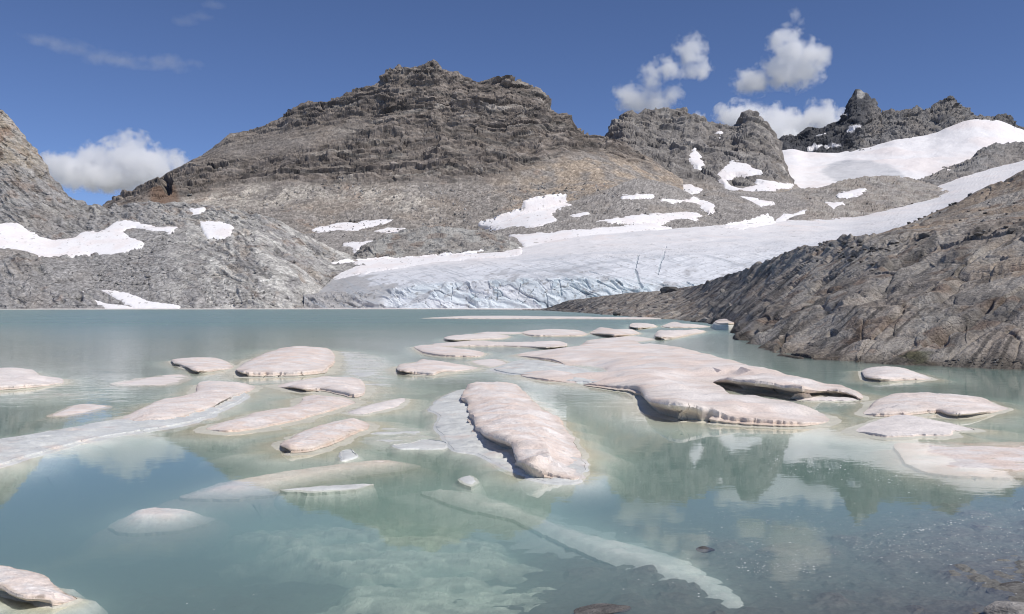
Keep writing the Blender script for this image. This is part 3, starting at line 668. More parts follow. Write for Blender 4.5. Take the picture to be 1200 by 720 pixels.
SNOWMAT = {}
def snow_patch(T, poly, label, seed):
    poly = np.array(poly, float); st = 0.8
    x0, y0 = poly.min(0) - 6; x1, y1 = poly.max(0) + 6
    x0 = max(x0, T.px0 + 2)
    PX, PY = np.meshgrid(np.arange(x0, x1, st), np.arange(y1, y0, -st * 0.7))
    W = T.at(PX.ravel(), PY.ravel()).reshape(PX.shape + (3,))
    P = W / T.L
    sd = poly_sdf(poly, PX, PY) + 3.0 * fbm(P / 7, 3, seed) + 1.1
    du = np.gradient(W, axis=1); dv = np.gradient(W, axis=0); Nn = np.cross(du, dv); Nn /= np.linalg.norm(Nn, axis=-1, keepdims=True) + 1e-9
    lift = np.where(sd > 0, 1.1 * (1 - np.exp(-np.clip(sd, 0, 9) / 1.4)) + 0.25, sd * 0.9) + 0.25 * fbm(P / 9, 2, seed + 1)
    W = W + Nn * (lift * T.L)[..., None]
    col = np.broadcast_to(SNOW * 1.03, PX.shape + (3,)).astype(np.float32).copy()
    col = mixc(col, PINK, sstep(-0.1, 0.4, fbm(P / 16, 3, seed + 2)) * 0.5)
    col = mixc(col, np.array((0.4, 0.37, 0.34)), sstep(0.38, 0.43, fbm(P / 4, 2, seed + 3)) * 0.7)
    ok = (sd > -2.4); keep = ok[:-1, :-1] & ok[1:, :-1] & ok[:-1, 1:] & ok[1:, 1:]
    fc = grid_faces(*PX.shape, keep=keep)
    if not len(fc): return
    used, inv = np.unique(fc, return_inverse=True)
    key = round(T.L, 4)
    if key not in SNOWMAT: SNOWMAT[key] = surf_mat("patch_snow", T.L, rough=0.85, lo=0.95, hi=1.04, bump=0.25)
    o = mesh_np("snow_patch", W.reshape(-1, 3)[used], inv.reshape(fc.shape), SNOWMAT[key], np.clip(col, 0, .93).reshape(-1, 3)[used], smooth=True)
    tag(o, label, "snow patch", "snow patches on the mountainsides")
for k, (T, poly, lab) in enumerate(SNOWS): snow_patch(T, poly, lab, 60 + k)

# ================================================================== LAKE
# ---- bed: shallow and stony at the near right shore, deepening outwards
def bed_z(x, y):
    P = np.stack([x, y, 0 * x], -1)
    sh = (x * 0.55 - (y - 6.5) * 0.83)                         # towards the near right-hand shore
    z = -0.02 + 0.06 * sh
    z = np.where(z > -0.5, z, -0.5 + (z + 0.5) * 0.75)
    z = np.minimum(z, 0.35 + 0.02 * sh)
    z = np.maximum(z, -7.0)
    return z + 0.045 * fbm(P / 0.9, 4, 3) + 0.09 * fbm(P / 3.1, 2, 4)
ys = np.concatenate([np.linspace(-30, 3, 12), np.linspace(3.2, 16, 260), np.linspace(16.2, 60, 120), np.linspace(64, 760, 60), [1500, 4000, 9000]])
xs = np.concatenate([[-9000, -2500], np.linspace(-800, -20, 40), np.linspace(-18, -9, 30), np.linspace(-8.8, 9.5, 260), np.linspace(10, 30, 50), np.linspace(36, 800, 40), [2500, 9000]])
X, Y = np.meshgrid(xs, ys); Z = bed_z(X, Y)
Z = np.where((Y > 640) | (np.abs(X) > 700), -6.0, Z)
P = np.stack([X, Y, Z], -1)
r1, t1, e1 = cells(np.stack([X, Y * 0.9, 0 * X], -1) / 0.5, 71); r2, t2, e2 = cells(np.stack([X, Y, 0 * X], -1) / 0.16, 72)
near = (np.abs(X) < 12) & (Y < 20)
Z = Z + near * (0.09 * (r1 - .4) * sstep(0.05, 0.35, e1) * sstep(.35, .8, r1) + 0.035 * (r2 - .5))
col = np.broadcast_to(np.array((0.055, 0.042, 0.041)), X.shape + (3,)).astype(np.float32).copy()
col = mixc(col, np.array((0.12, 0.10, 0.085)), sstep(0.6, 0.95, r1) * 0.6)
col = mixc(col, np.array((0.05, 0.045, 0.04)), sstep(0.6, 0.95, r2) * 0.6)
col = mixc(col, np.array((0.30, 0.30, 0.27)), sstep(5, 14, Y))
bed = mesh_np("lake_bed", np.stack([X, Y, Z], -1), grid_faces(*X.shape), surf_mat("bed_stone", 0.02, bump=0.8), col)
tag(bed, kind='structure')

# ---- water: a closed body with a rippled surface; glacial flour makes it milky
m, nt, out = new_mat("glacial_water")
tc = N(nt, "ShaderNodeTexCoord")
tr = N(nt, "ShaderNodeBsdfTransparent"); tr.inputs["Color"].default_value = (0.97, 0.99, 0.99, 1)
gl = N(nt, "ShaderNodeBsdfGlossy"); gl.inputs["Roughness"].default_value = 0.03; gl.inputs["Color"].default_value = (1, 1, 1, 1)
fr = N(nt, "ShaderNodeFresnel"); fr.inputs["IOR"].default_value = 1.33
mx = N(nt, "ShaderNodeMixShader")
mp = N(nt, "ShaderNodeMapping"); mp.inputs["Scale"].default_value = (0.55, 1, 1); nt.links.new(tc.outputs["Object"], mp.inputs["Vector"])
rip = noise_node(nt, mp.outputs[0], 1.7, 3, 0.55, 0.3); rip2 = noise_node(nt, mp.outputs[0], 7.0, 2, 0.5)
sep = N(nt, "ShaderNodeSeparateXYZ"); nt.links.new(tc.outputs["Object"], sep.inputs[0])
patch = noise_node(nt, tc.outputs["Object"], 0.045, 3, 0.6)
wind = math_node(nt, 'MULTIPLY', maprange(nt, sep.outputs["Y"], 22, 110, 0.05, 3.2), maprange(nt, patch.outputs[0], 0.38, 0.62, 0.5, 1.2))
hsum = math_node(nt, 'ADD', math_node(nt, 'MULTIPLY', rip.outputs[0], 0.75), math_node(nt, 'MULTIPLY', rip2.outputs[0], 0.18))
hgt = math_node(nt, 'MULTIPLY', hsum, wind)
bp = N(nt, "ShaderNodeBump"); bp.inputs["Strength"].default_value = 1.0; bp.inputs["Distance"].default_value = 0.035
nt.links.new(hgt, bp.inputs["Height"])
nt.links.new(maprange(nt, sep.outputs["Y"], 25, 160, 0.025, 0.30), gl.inputs["Roughness"])
nt.links.new(bp.outputs[0], gl.inputs["Normal"]); nt.links.new(bp.outputs[0], fr.inputs["Normal"])
nt.links.new(math_node(nt, 'MULTIPLY', fr.outputs[0], maprange(nt, sep.outputs["Y"], 25, 140, 1.0, 0.42)), mx.inputs[0]); nt.links.new(tr.outputs[0], mx.inputs[1]); nt.links.new(gl.outputs[0], mx.inputs[2])
nt.links.new(mx.outputs[0], out.inputs["Surface"])
vs = N(nt, "ShaderNodeVolumeScatter"); vs.inputs["Color"].default_value = (0.515, 0.66, 0.63, 1); vs.inputs["Density"].default_value = 1.75
va = N(nt, "ShaderNodeVolumeAbsorption"); va.inputs["Color"].default_value = (0.515, 0.66, 0.63, 1); va.inputs["Density"].default_value = 1.75
ad = N(nt, "ShaderNodeAddShader"); nt.links.new(vs.outputs[0], ad.inputs[0]); nt.links.new(va.outputs[0], ad.inputs[1])
nt.links.new(ad.outputs[0], out.inputs["Volume"])
xw, y0, y1, zb = 900.0, -40.0, 720.0, -9.0
V = [(-xw, y0, 0), (xw, y0, 0), (xw, y1, 0), (-xw, y1, 0), (-xw, y0, zb), (xw, y0, zb), (xw, y1, zb), (-xw, y1, zb)]
water = mesh_np("water", V, [(0, 1, 2, 3), (7, 6, 5, 4), (0, 4, 5, 1), (1, 5, 6, 2), (2, 6, 7, 3), (3, 7, 4, 0)], m)
tag(water, kind='structure')

# ================================================================== ICE FLOES
def ice_mat(name, ripple, lo=0.86, hi=1.08, bump=0.5, rough=0.65):
    m, nt, out = new_mat(name)
    b = N(nt, "ShaderNodeBsdfPrincipled"); b.inputs["Roughness"].default_value = rough; b.inputs["Specular IOR Level"].default_value = 0.35
    tc = N(nt, "ShaderNodeTexCoord"); at = N(nt, "ShaderNodeAttribute", attribute_name="Col")
    mp = N(nt, "ShaderNodeMapping"); mp.inputs["Scale"].default_value = (0.45, 1.0, 1.0); mp.inputs["Rotation"].default_value = (0, 0, 0.25)
    nt.links.new(tc.outputs["Object"], mp.inputs["Vector"])
    n1 = noise_node(nt, mp.outputs[0], 1.1 / ripple, 5, 0.6, 0.3); n2 = noise_node(nt, tc.outputs["Object"], 14.0, 4, 0.65)
    f = math_node(nt, 'MULTIPLY', maprange(nt, n1.outputs[0], 0.3, 0.7, lo, hi), maprange(nt, n2.outputs[0], 0.3, 0.7, 0.86, 1.07))
    n3 = noise_node(nt, tc.outputs["Object"], 5.0, 6, 0.7, 0.2); f = math_node(nt, 'MULTIPLY', f, maprange(nt, n3.outputs[0], 0.60, 0.72, 1.0, 0.72))
    vm = N(nt, "ShaderNodeVectorMath", operation='SCALE'); nt.links.new(at.outputs["Color"], vm.inputs[0]); nt.links.new(f, vm.inputs["Scale"])
    nt.links.new(vm.outputs[0], b.inputs["Base Color"])
    bp = N(nt, "ShaderNodeBump"); bp.inputs["Strength"].default_value = bump; bp.inputs["Distance"].default_value = 0.20 * ripple
    bp2 = N(nt, "ShaderNodeBump"); bp2.inputs["Strength"].default_value = bump; bp2.inputs["Distance"].default_value = 0.05
    nt.links.new(n1.outputs[0], bp.inputs["Height"]); nt.links.new(n2.outputs[0], bp2.inputs["Height"]); nt.links.new(bp.outputs[0], bp2.inputs["Normal"])
    nt.links.new(bp2.outputs[0], b.inputs["Normal"]); nt.links.new(b.outputs[0], out.inputs["Surface"])
    return m
CRUST = ice_mat("granular_snow_crust", 0.8); SHELF = ice_mat("wet_glacier_ice", 0.6, bump=0.25, rough=0.4)
CR_W = np.array((0.89, 0.825, 0.77)); CR_P = np.array((0.84, 0.675, 0.57)); CR_T = np.array((0.62, 0.48, 0.35)); CR_D = np.array((0.20, 0.15, 0.11))
SH_W = np.array((0.76, 0.765, 0.72)); SH_Y = np.array((0.64, 0.63, 0.51))

def outline(px_poly, h, seed, rough=1.0, under=(), low=()):
    """photo outline -> waterline outline in the lake plane (far edges are seen at their top, near edges at the water)"""
    p = np.asarray(px_poly, float); n = len(p)
    # Catmull-Rom resampling
    out = []
    for a in range(n):
        p0, p1, p2, p3 = p[a - 1], p[a], p[(a + 1) % n], p[(a + 2) % n]
        L = np.hypot(*(p2 - p1)); k = max(2, int(L / 1.6))
        for t in np.arange(k) / k:
            c = 0.5 * (2 * p1 + (p2 - p0) * t + (2 * p0 - 5 * p1 + 4 * p2 - p3) * t * t + (3 * p1 - p0 - 3 * p2 + p3) * t ** 3)
            out.append(lerp(lerp(p1, p2, t), c, 0.7))
    q = np.array(out)
    tg = np.roll(q, -2, 0) - np.roll(q, 2, 0); area = 0.5 * np.sum(q[:, 0] * np.roll(q[:, 1], -1) - np.roll(q[:, 0], -1) * q[:, 1])
    nr = np.stack([tg[:, 1], -tg[:, 0]], 1) * np.sign(area); nr /= np.linalg.norm(nr, axis=1, keepdims=True) + 1e-9
    amp = 0.9 * rough
    j = fbm(np.stack([q[:, 0] / 8, q[:, 1] / 5, 0 * q[:, 0]], -1), 4, seed, 0.6) * amp * np.clip((q[:, 1] - HOR) / 60, 0.12, 1.6)
    q = q + nr * np.stack([j * 1.6, j * 0.3], 1)
    hl = np.full(len(q), min(h, 0.0) if h <= 0 else 0.0)
    if h > 0:
        x0, y0 = q[:, 0], q[:, 1]; x1, y1 = np.roll(x0, -1), np.roll(y0, -1); th = np.full(len(q), 1e9)
        for a in range(len(q)):
            cr = (x0 <= q[a, 0]) != (x1 <= q[a, 0]); yy = y0[cr] + (q[a, 0] - x0[cr]) / (x1[cr] - x0[cr]) * (y1[cr] - y0[cr])
            dy = np.abs(yy - q[a, 1]); dy = dy[dy > 0.35]
            th[a] = dy.min() if len(dy) else 0.5
        for _ in range(3): th = np.minimum(th, (np.roll(th, 1) + np.roll(th, -1)) / 2 + 0.6)
        uw = np.zeros(len(q))
        for (cx, cy, r, amt) in under: uw = np.maximum(uw, np.exp(-((q[:, 0] - cx) / r) ** 2 - ((q[:, 1] - cy) / (r * 0.5)) ** 2))
        lo = np.ones(len(q))
        for (cx, cy, r, f) in low: lo *= 1 - f * np.exp(-((q[:, 0] - cx) / r) ** 2 - ((q[:, 1] - cy) / (r * 0.8)) ** 2)
        hl = np.minimum(h * lo * (1 + 0.5 * uw), (0.26 + 0.9 * uw) * th * F * CAMZ / np.maximum(q[:, 1] - HOR, 1) / F)
        for _ in range(10): hl = (np.roll(hl, 1) + 2 * hl + np.roll(hl, -1)) / 4
    z0 = np.maximum(hl, 0) * (np.clip(-nr[:, 1] * 1.2, 0, 1) if h <= 0 else np.maximum(np.clip(-nr[:, 1] * 1.2, 0.3, 1), np.clip(uw * 1.2, 0, 1)))
    for _ in range(110 if h > 0 else 0): z0 = (np.roll(z0, 1) + 2 * z0 + np.roll(z0, -1)) / 4
    d = F * (CAMZ - z0) / np.maximum(q[:, 1] - HOR, 1.0)
    w = np.stack([(q[:, 0] - CX) / F * d, d], 1)
    return w, q, hl

def floe(name, label, poly, h=0.25, dome=0.1, shelf=0.8, seed=1, cat="ice floe", under=(), tint=0.5, group="ice floes drifting on the lake",
         shelf_poly=None, shelf_z=-0.05, crust=True, rough=1.0, dents=(), ripple=0.03, dirt=0.5, hs=0.42, low=()):
    h = h * hs if h > 0 else h; dome = dome * (0.4 if h > 0 else 1); W, q, hl = outline(poly, h, seed, rough * (2.4 if h <= 0 else 1.9), under, low)
    cen = W.mean(0); base = Vector((cen[0], cen[1], 0))
    root = empty(name, base); tag(root, label, cat, group)
    if shelf_poly is not None:
        Ws, qs, hs = outline(shelf_poly, 0, seed + 5, rough * 2.2)
        slab(root, "ice_shelf", Ws - cen, qs, base, shelf_z, 0.03, seed + 7, SHELF, shelf * 0.6, white=True, ripple=0.06, tint=2.2, hl=hs + shelf_z)
    slab(root, "snow_crust" if crust else "ice_body", W - cen, q, base, h, dome, seed, CRUST if crust else SHELF, shelf, under=under, tint=tint, white=not crust, dents=dents, ripple=ripple, dirt=dirt, hl=hl)
    return root

def slab(root, name, W, q, base, h, dome, seed, mat, shelf, under=(), tint=0.5, white=False, dents=(), ripple=0.03, dirt=0.5, hl=None):
    n = len(W)
    area = 0.5 * np.sum(W[:, 0] * np.roll(W[:, 1], -1) - np.roll(W[:, 0], -1) * W[:, 1])
    if area < 0: W = W[::-1].copy(); q = q[::-1].copy(); hl = hl[::-1].copy()
    # interior points on a photo-density grid
    qx0, qy0 = q.min(0); qx1, qy1 = q.max(0)
    sx = max(1.6, (qx1 - qx0) / 90); sy = max(0.8, (qy1 - qy0) / 60)
    gx, gy = np.meshgrid(np.arange(qx0, qx1, sx), np.arange(max(qy0, HOR + 2.5), qy1, sy))
    rg = np.random.default_rng(seed); gx = gx + rg.uniform(-.35, .35, gx.shape) * sx; gy = gy + rg.uniform(-.35, .35, gy.shape) * sy
    d = F * (CAMZ - max(h, 0) * 0.5) / (gy - HOR); IX = ((gx - CX) / F * d - base.x).ravel(); IY = (d - base.y).ravel()
    sd = poly_sdf(W, IX, IY); lim = 0.5 * np.median(np.linalg.norm(W - np.roll(W, 1, 0), axis=1))
    ok = sd > lim; IX, IY, sd = IX[ok], IY[ok], sd[ok]
    pts = [Vector((float(a), float(b))) for a, b in W] + [Vector((float(a), float(b))) for a, b in zip(IX, IY)]
    edges = [(a, (a + 1) % n) for a in range(n)]
    vo, eo, fo, ov, _, _ = geometry.delaunay_2d_cdt(pts, edges, [], 1, 1e-6)
    VX = np.array([v[0] for v in vo]); VY = np.array([v[1] for v in vo])
    SD = np.maximum(poly_sdf(W, VX, VY), 0)
    bset = np.full(n, -1)
    for k, o in enumerate(ov):
        for s in o:
            if s < n: bset[s] = k
    wid = max(np.percentile(SD, 97), 0.05)
    P = np.stack([VX + base.x, VY + base.y, 0 * VX], -1)
    sc = np.clip(wid, 0.4, 4.0)
    nb = np.argmin((VX[:, None] - W[None, :, 0]) ** 2 + (VY[:, None] - W[None, :, 1]) ** 2, 1)
    ratio = hl[nb] / h if h > 0 else np.ones(len(VX))
    hv = lerp(hl[nb], np.full(len(VX), h), sstep(0, 0.9 * wid, SD)) if h > 0 else hl[nb]
    edge_h = hv * (1 + 0.35 * fbm(P / (sc * 1.2), 3, seed + 2)) if h > 0 else hv + 0.02 * fbm(P / 0.8, 3, seed + 2)
    rel = ripple * (fbm(P / np.array([1.5, 0.55, 1]) / (sc * .35), 4, seed + 3, 0.6)) * 1.5 * np.clip(sc, 0.6, 2.2) * sstep(0, 0.25 * wid, SD)
    Z = edge_h + dome * sstep(0, 0.8 * wid, SD) + rel + (0.03 if h > 0.1 else 0.008) * ratio * (1 - np.exp(-SD / 0.05))
    for (cx, cy, r, dep) in dents:
        c = lake_pt(cx, cy, 0); ry = abs(lake_pt(cx, cy + r * 0.35).y - c.y); rx = r / F * c.y
        Z = Z - dep * np.exp(-(((VX + base.x - c.x) / rx) ** 2 + ((VY + base.y - c.y) / ry) ** 2))
    if any(b < 0 for b in bset):                       # boundary vertices merged away
        bset = np.array([b if b >= 0 else int(np.argmin((VX - W[a, 0]) ** 2 + (VY - W[a, 1]) ** 2)) for a, b in enumerate(bset)])
    # side rings
    s2 = W
    tgt = np.roll(s2, -3, 0) - np.roll(s2, 3, 0); nr = np.stack([tgt[:, 1], -tgt[:, 0]], 1); nr /= np.linalg.norm(nr, axis=1, keepdims=True) + 1e-9
    for _ in range(6): nr = (np.roll(nr, 1, 0) + 2 * nr + np.roll(nr, -1, 0)) / 4
    ud = np.zeros(n)
    for (cx, cy, r, amt) in under: ud = np.maximum(ud, amt * np.exp(-((q[:, 0] - cx) / r) ** 2 - ((q[:, 1] - cy) / (r * 0.5)) ** 2))
    top = Z[bset]; hh = np.maximum(hl, 0.0)
    jit = fbm(np.stack([W[:, 0], W[:, 1], 0 * W[:, 0]], -1) / (0.9 * sc), 2, seed + 9)
    cut = hh * (-0.9 + 0.5 * np.clip(jit + .3, 0, 1)) * np.where(ud > 0.05, 0.2, 1); lipz = np.where(ud > 0.08, 0.62, 0.5)
    sh = shelf * (0.6 + 0.9 * np.clip(fbm(np.stack([W[:, 0], W[:, 1], 0 * W[:, 0]], -1) / (0.6 * sc), 2, seed + 10) + .5, 0, 1.2))
    rings = [(0.10 * hh + 0 * ud, top * 0.84 if h > 0 else top - 0.02), (-0.1 * cut - 0.05 * ud, top * lipz if h > 0 else top - 0.05)]
    if h > 0: rings += [(-cut * 0.8 - 0.75 * ud, lerp(top * 0.30, top * 0.42, np.clip(ud * 4, 0, 1))), (-cut * 0.6 - ud, 0.02 + 0 * ud), (sh * 0.4 - ud * .6, -0.015 + 0.02 * jit), (sh * 0.9, -0.06 + 0.05 * jit), (sh * 1.4, -0.17 + 0 * ud)]
    else: rings += [(sh * 0.4, top - 0.09), (sh * 0.9, top - 0.22)]
    rings += [(sh * (1.8 if h > 0 else 1.7), -0.6 + 0 * ud + np.minimum(h, 0)), (sh * (1.9 if h > 0 else 1.8), -1.3 + 0 * ud)]
    verts = [np.stack([VX, VY, Z], 1)]; off = len(VX); faces = []; prev = bset
    kinds = [np.zeros(off)]
    for k, (o, z) in enumerate(rings):
        verts.append(np.concatenate([W + nr * o[:, None], np.asarray(z)[:, None]], 1)); cur = off + np.arange(n); off += n
        nx = np.roll(np.arange(n), -1)
        faces.append(np.stack([prev, cur, cur[nx], prev[nx]], 1)); prev = cur; kinds.append(np.full(n, (k + 1.0)))
    Vv = np.concatenate(verts); kd = np.concatenate(kinds)
    tri = [list(f) for f in fo]
    P3 = Vv + np.array([base.x, base.y, 0])
    fs = [tuple(t) for t in tri] + [tuple(int(i) for i in r) for r in np.concatenate(faces)]
    me = bpy.data.meshes.new(name); me.from_pydata([tuple(map(float, v)) for v in Vv], [], fs); me.update()
    me.polygons.foreach_set("use_smooth", np.full(len(fs), True))
    me.set_sharp_from_angle(angle=math.radians(48))
    n1 = fbm(P3 / (0.5 * sc), 3, seed + 20); n2 = fbm(P3 / np.array([1.4, .5, 1]) / (0.22 * sc), 4, seed + 21); n2 = np.where(kd > 0, n1 * 0.7, n2)
    SDall = np.concatenate([SD, np.zeros(len(Vv) - len(SD))])
    if white:
        col = np.broadcast_to(SH_W, Vv.shape).copy(); col = mixc(col, CR_P, sstep(0.0, 0.5, n1) * 0.25 * tint)
    else:
        col = np.broadcast_to(CR_W, Vv.shape).copy()
        col = mixc(col, CR_P, np.clip(sstep(-0.35, 0.4, n1 * 0.8 + n2 * 0.7) * tint * 1.2, 0, 1))
        col = mixc(col, CR_T, sstep(0.25, 0.0, SDall / max(wid, .2) + 0.3 * n2) * 0.5 * dirt)
        col = mixc(col, CR_D, (kd == 0) * sstep(0.30, 0.45, fbm(P3 / max(0.16, 0.12 * sc), 3, seed + 22)) * sstep(0.3, 0.02, SDall / max(wid, .2)) * 0.6 * dirt)
        side = (kd >= 2) & (kd <= 3)
        col = mixc(col, CR_T * 1.1, side * 0.35)
        col = mixc(col, SH_Y, ((kd >= 4)) * 0.8); col = mixc(col, SH_W, (kd >= 6) * 0.8)
    a = me.attributes.new("Col", 'FLOAT_COLOR', 'POINT')
    a.data.foreach_set("color", np.concatenate([np.clip(col, .02, .9), np.ones((len(Vv), 1))], 1).astype(np.float32).ravel())
    me.materials.append(mat)
    o = link(bpy.data.objects.new(name, me), root)
    return o

FL = []
def fl(label, poly, **kw): FL.append((label, poly, kw))
fl("white two-tiered floe at the left edge of the lake, alone on open water", [(-40,437),(0,433),(10,431),(37,434),(47,441),(72,443),(73,449),(40,454),(0,457),(-40,459)], h=0.35, dome=.25, tint=.25, dirt=.25)
fl("small flat floe with a dark hollow under it, just left of the domed floe", [(202,421),(250,420),(272,427),(270,432),(230,436),(215,429),(203,427)], h=0.3, dome=.05, under=((228,434,10,.5),(204,426,6,.3)), tint=.6)
fl("domed pinkish floe with a sharp left corner, tallest in the left half of the lake", [(278,430),(312,414),(337,407),(382,409),(391,417),(388,428),(377,437),(340,440),(295,440),(284,439)], h=0.45, dome=.35, under=((283,436,9,.5),), shelf=2.0, tint=.7)
fl("lower white-edged floe tucked in front of the domed pinkish floe", [(325,452),(352,446),(380,442),(415,444),(427,450),(425,460),(415,466),(380,458),(355,457)], h=0.3, dome=.1, shelf=1.6, under=((350,455,12,.4),), tint=.4)
fl("long ridged floe rising out of the awash ice strip that reaches the left edge", [(140,491),(172,477),(182,471),(225,461),(237,448),(272,449),(298,452),(290,459),(268,468),(250,477),(212,490),(190,495),(150,496)], h=0.28, dome=.12, shelf=1.0, tint=.5,
   shelf_poly=[(-70,526),(0,517),(60,507),(140,493),(205,487),(280,462),(284,468),(235,492),(190,502),(120,513),(60,528),(0,546),(-70,565)], shelf_z=0.045, under=((262,472,12,.25),))
fl("low pink floe with a lengthwise crease, behind the brown-ended brick-shaped floe", [(243,503),(255,497),(285,489),(300,483),(345,476),(357,465),(380,464),(405,467),(415,472),(395,480),(365,488),(340,495),(300,503),(265,507)], h=0.16, dome=.14, shelf=1.2, tint=.7)
fl("pale pointed sliver of ice right of the creased pink floe", [(408,483),(440,473),(474,467),(466,477),(425,486)], h=0.08, dome=.08, shelf=.8, tint=.15, dirt=.1)
fl("small brick-shaped floe with a brown left end, in front of the creased pink floe", [(326,520),(340,514),(357,505),(390,495),(415,492),(432,496),(430,503),(415,508),(390,520),(360,529),(337,529)], h=0.24, dome=.06, shelf=1.0, under=((333,526,8,.25),), tint=.7, dirt=.9)
fl("big pink slab with a dark hollow in its near left edge, middle of the lake", [(552,451),(562,448),(600,450),(613,459),(629,474),(656,492),(660,503),(671,513),(675,525),(680,537),(681,550),(675,563),(658,562),(633,553),(612,543),(604,534),(600,524),(583,516),(571,514),(562,507),(552,490),(549,474),(542,467),(545,459)],
   h=0.36, dome=.14, shelf=0.55, tint=.62, under=((550,470,45,.08),(586,520,26,.35),(615,548,26,.12)), ripple=.05, dirt=.7, hs=.6, low=((668,520,36,.75),(668,562,36,.7),(640,478,30,.5)),
   shelf_poly=[(541,457),(519,466),(505,480),(517,489),(511,500),(522,514),(532,528),(560,533),(600,552),(640,566),(676,566),(684,545),(660,515),(600,480),(560,460)], shelf_z=0.02)
fl("wide wing-shaped pink floe with a long overhanging arm, largest of all on the lake", [(607,417),(615,413),(650,409),(677,406),(686,400),(710,397),(740,399),(752,404),(779,405),(816,411),(850,421),(878,428),(921,439),(963,448),(986,452),(1011,462),(1008,466),(990,460),(963,456),(949,457),(921,453),(890,448),(872,446),(850,446),(836,445),(845,454),(858,463),(868,466),(880,465),(897,468),(915,470),(935,475),(958,482),(973,491),(960,497),(930,499),(880,497),(850,494),(825,488),(806,479),(788,475),(763,474),(755,466),(745,458),(690,450),(660,448),(637,446),(611,441),(613,437),(640,435),(684,438),(668,430),(650,424)],
   h=0.5, dome=.12, shelf=1.2, tint=.62, under=((890,448,38,.9),(940,455,34,.7),(985,459,24,.4),(850,447,18,.6),(790,477,34,.55)), ripple=.05, hs=.62, dents=((690,432,22,.3),(700,455,40,.2)), dirt=.5,
   shelf_poly=[(579,433),(612,423),(650,426),(690,436),(720,450),(660,447),(612,440),(590,437)], shelf_z=0.05)
fl("thin white sliver floating under the overhanging arm's tip", [(934,467),(963,465),(1003,467),(1000,470),(945,470)], h=0.08, dome=.03, shelf=.4, tint=.2, dirt=.2)
fl("short rounded white floe lying alone near the rocky right shore", [(1012,433),(1047,431),(1062,433),(1093,444),(1066,446),(1033,445),(1014,442)], h=0.3, dome=.2, tint=.3, under=((1025,443,14,.3),))
fl("smooth humped floe with a rounded right end, right of the overhanging arm", [(1035,466),(1052,462),(1092,461),(1104,463),(1121,463),(1151,467),(1168,474),(1182,479),(1156,484),(1113,486),(1097,483),(1062,487),(1026,488),(1012,484),(1022,474)], h=0.26, dome=.18, shelf=1.0, tint=.45, under=((1130,484,22,.3),))
fl("bright white ragged floe in front of the smooth humped one", [(1003,504),(1031,492),(1052,487),(1071,488),(1104,494),(1143,504),(1116,506),(1113,511),(1078,511),(1043,513),(1021,510)], h=0.16, dome=.12, shelf=1.0, tint=.05, dirt=.05)
fl("speckled snow-covered floe cut by the lower left corner of the view", [(-70,662),(0,663),(20,667),(40,672),(53,678),(60,683),(77,695),(90,703),(67,709),(33,701),(0,692),(-70,690)], h=0.22, dome=.07, shelf=.2, under=((20,699,34,.25),), tint=.45, dirt=1.2, ripple=.03)
fl("red-tipped white floe with a bumpy top, behind the big pink slab's far end", [(465,432),(467,427),(485,426),(495,421),(522,425),(560,431),(540,435),(517,436),(507,440),(487,438),(468,436)], h=0.3, dome=.15, tint=.5, under=((470,435,10,.5),), shelf=1.3)
fl("low pink-topped floe above the red-tipped white floe", [(486,406),(508,405),(540,409),(567,413),(560,418),(522,418),(497,414)], h=0.3, dome=.12, tint=.5)
fl("long narrow white strip of ice with a dark notch at its right end", [(508,403),(555,400),(592,401),(660,401),(662,406),(640,408),(590,406),(560,406),(515,406)], h=0.3, dome=.1, tint=.25, under=((650,405,14,1.0),))
fl("narrow greenish-edged floe, farthest left of the drifting pack", [(521,395),(557,392),(595,393),(588,397),(540,399),(525,398)], h=0.35, dome=.1, tint=.15, under=((530,397,14,.8),))
fl("faint thin streak of ice just beyond the greenish-edged floe", [(557,390.5),(580,389),(612,389.5),(606,391.5),(570,392)], h=0.12, dome=.05, tint=.2)
fl("broad flat pale floe in the middle of the far pack", [(612,389),(647,386),(675,387),(688,391),(677,394),(625,394)], h=0.3, dome=.1, tint=.4)
fl("pink lump with a dark underside joined to pale ice in the far pack", [(692,390),(702,385),(725,387),(745,388),(748,391),(720,394)], h=0.6, dome=.25, tint=.6, under=((715,391,12,1.2),))
fl("small far floe with a dark left underside, closest to the tongue of rock", [(738,383),(741,379),(766,380),(768,383),(748,385)], h=0.5, dome=.15, tint=.2, under=((744,383,10,1.6),))
fl("thin far floe with a small cap, in line with the shore's snow slab", [(776,382),(790,377.5),(802,380),(830,382),(820,384),(785,384)], h=0.45, dome=.25, tint=.2)
fl("mushroom-like floe with a dark cave at its left, near the right shore's tongue", [(767,394),(772,388),(790,388.5),(824,387),(822,390),(790,396),(775,397)], h=0.6, dome=.2, tint=.2, under=((772,393,9,2.0),))
fl("very long thin ribbon of ice across the far water", [(495,373.2),(545,370.5),(590,370.2),(650,371),(740,372),(810,373.5),(745,374.3),(640,374),(560,374)], h=0.3, dome=.15, tint=.2, ripple=.02, group=None)
fl("pale awash slab behind the mushroom-like floe", [(690,399),(740,394),(766,398),(740,401)], h=0.05, dome=.04, tint=.2)
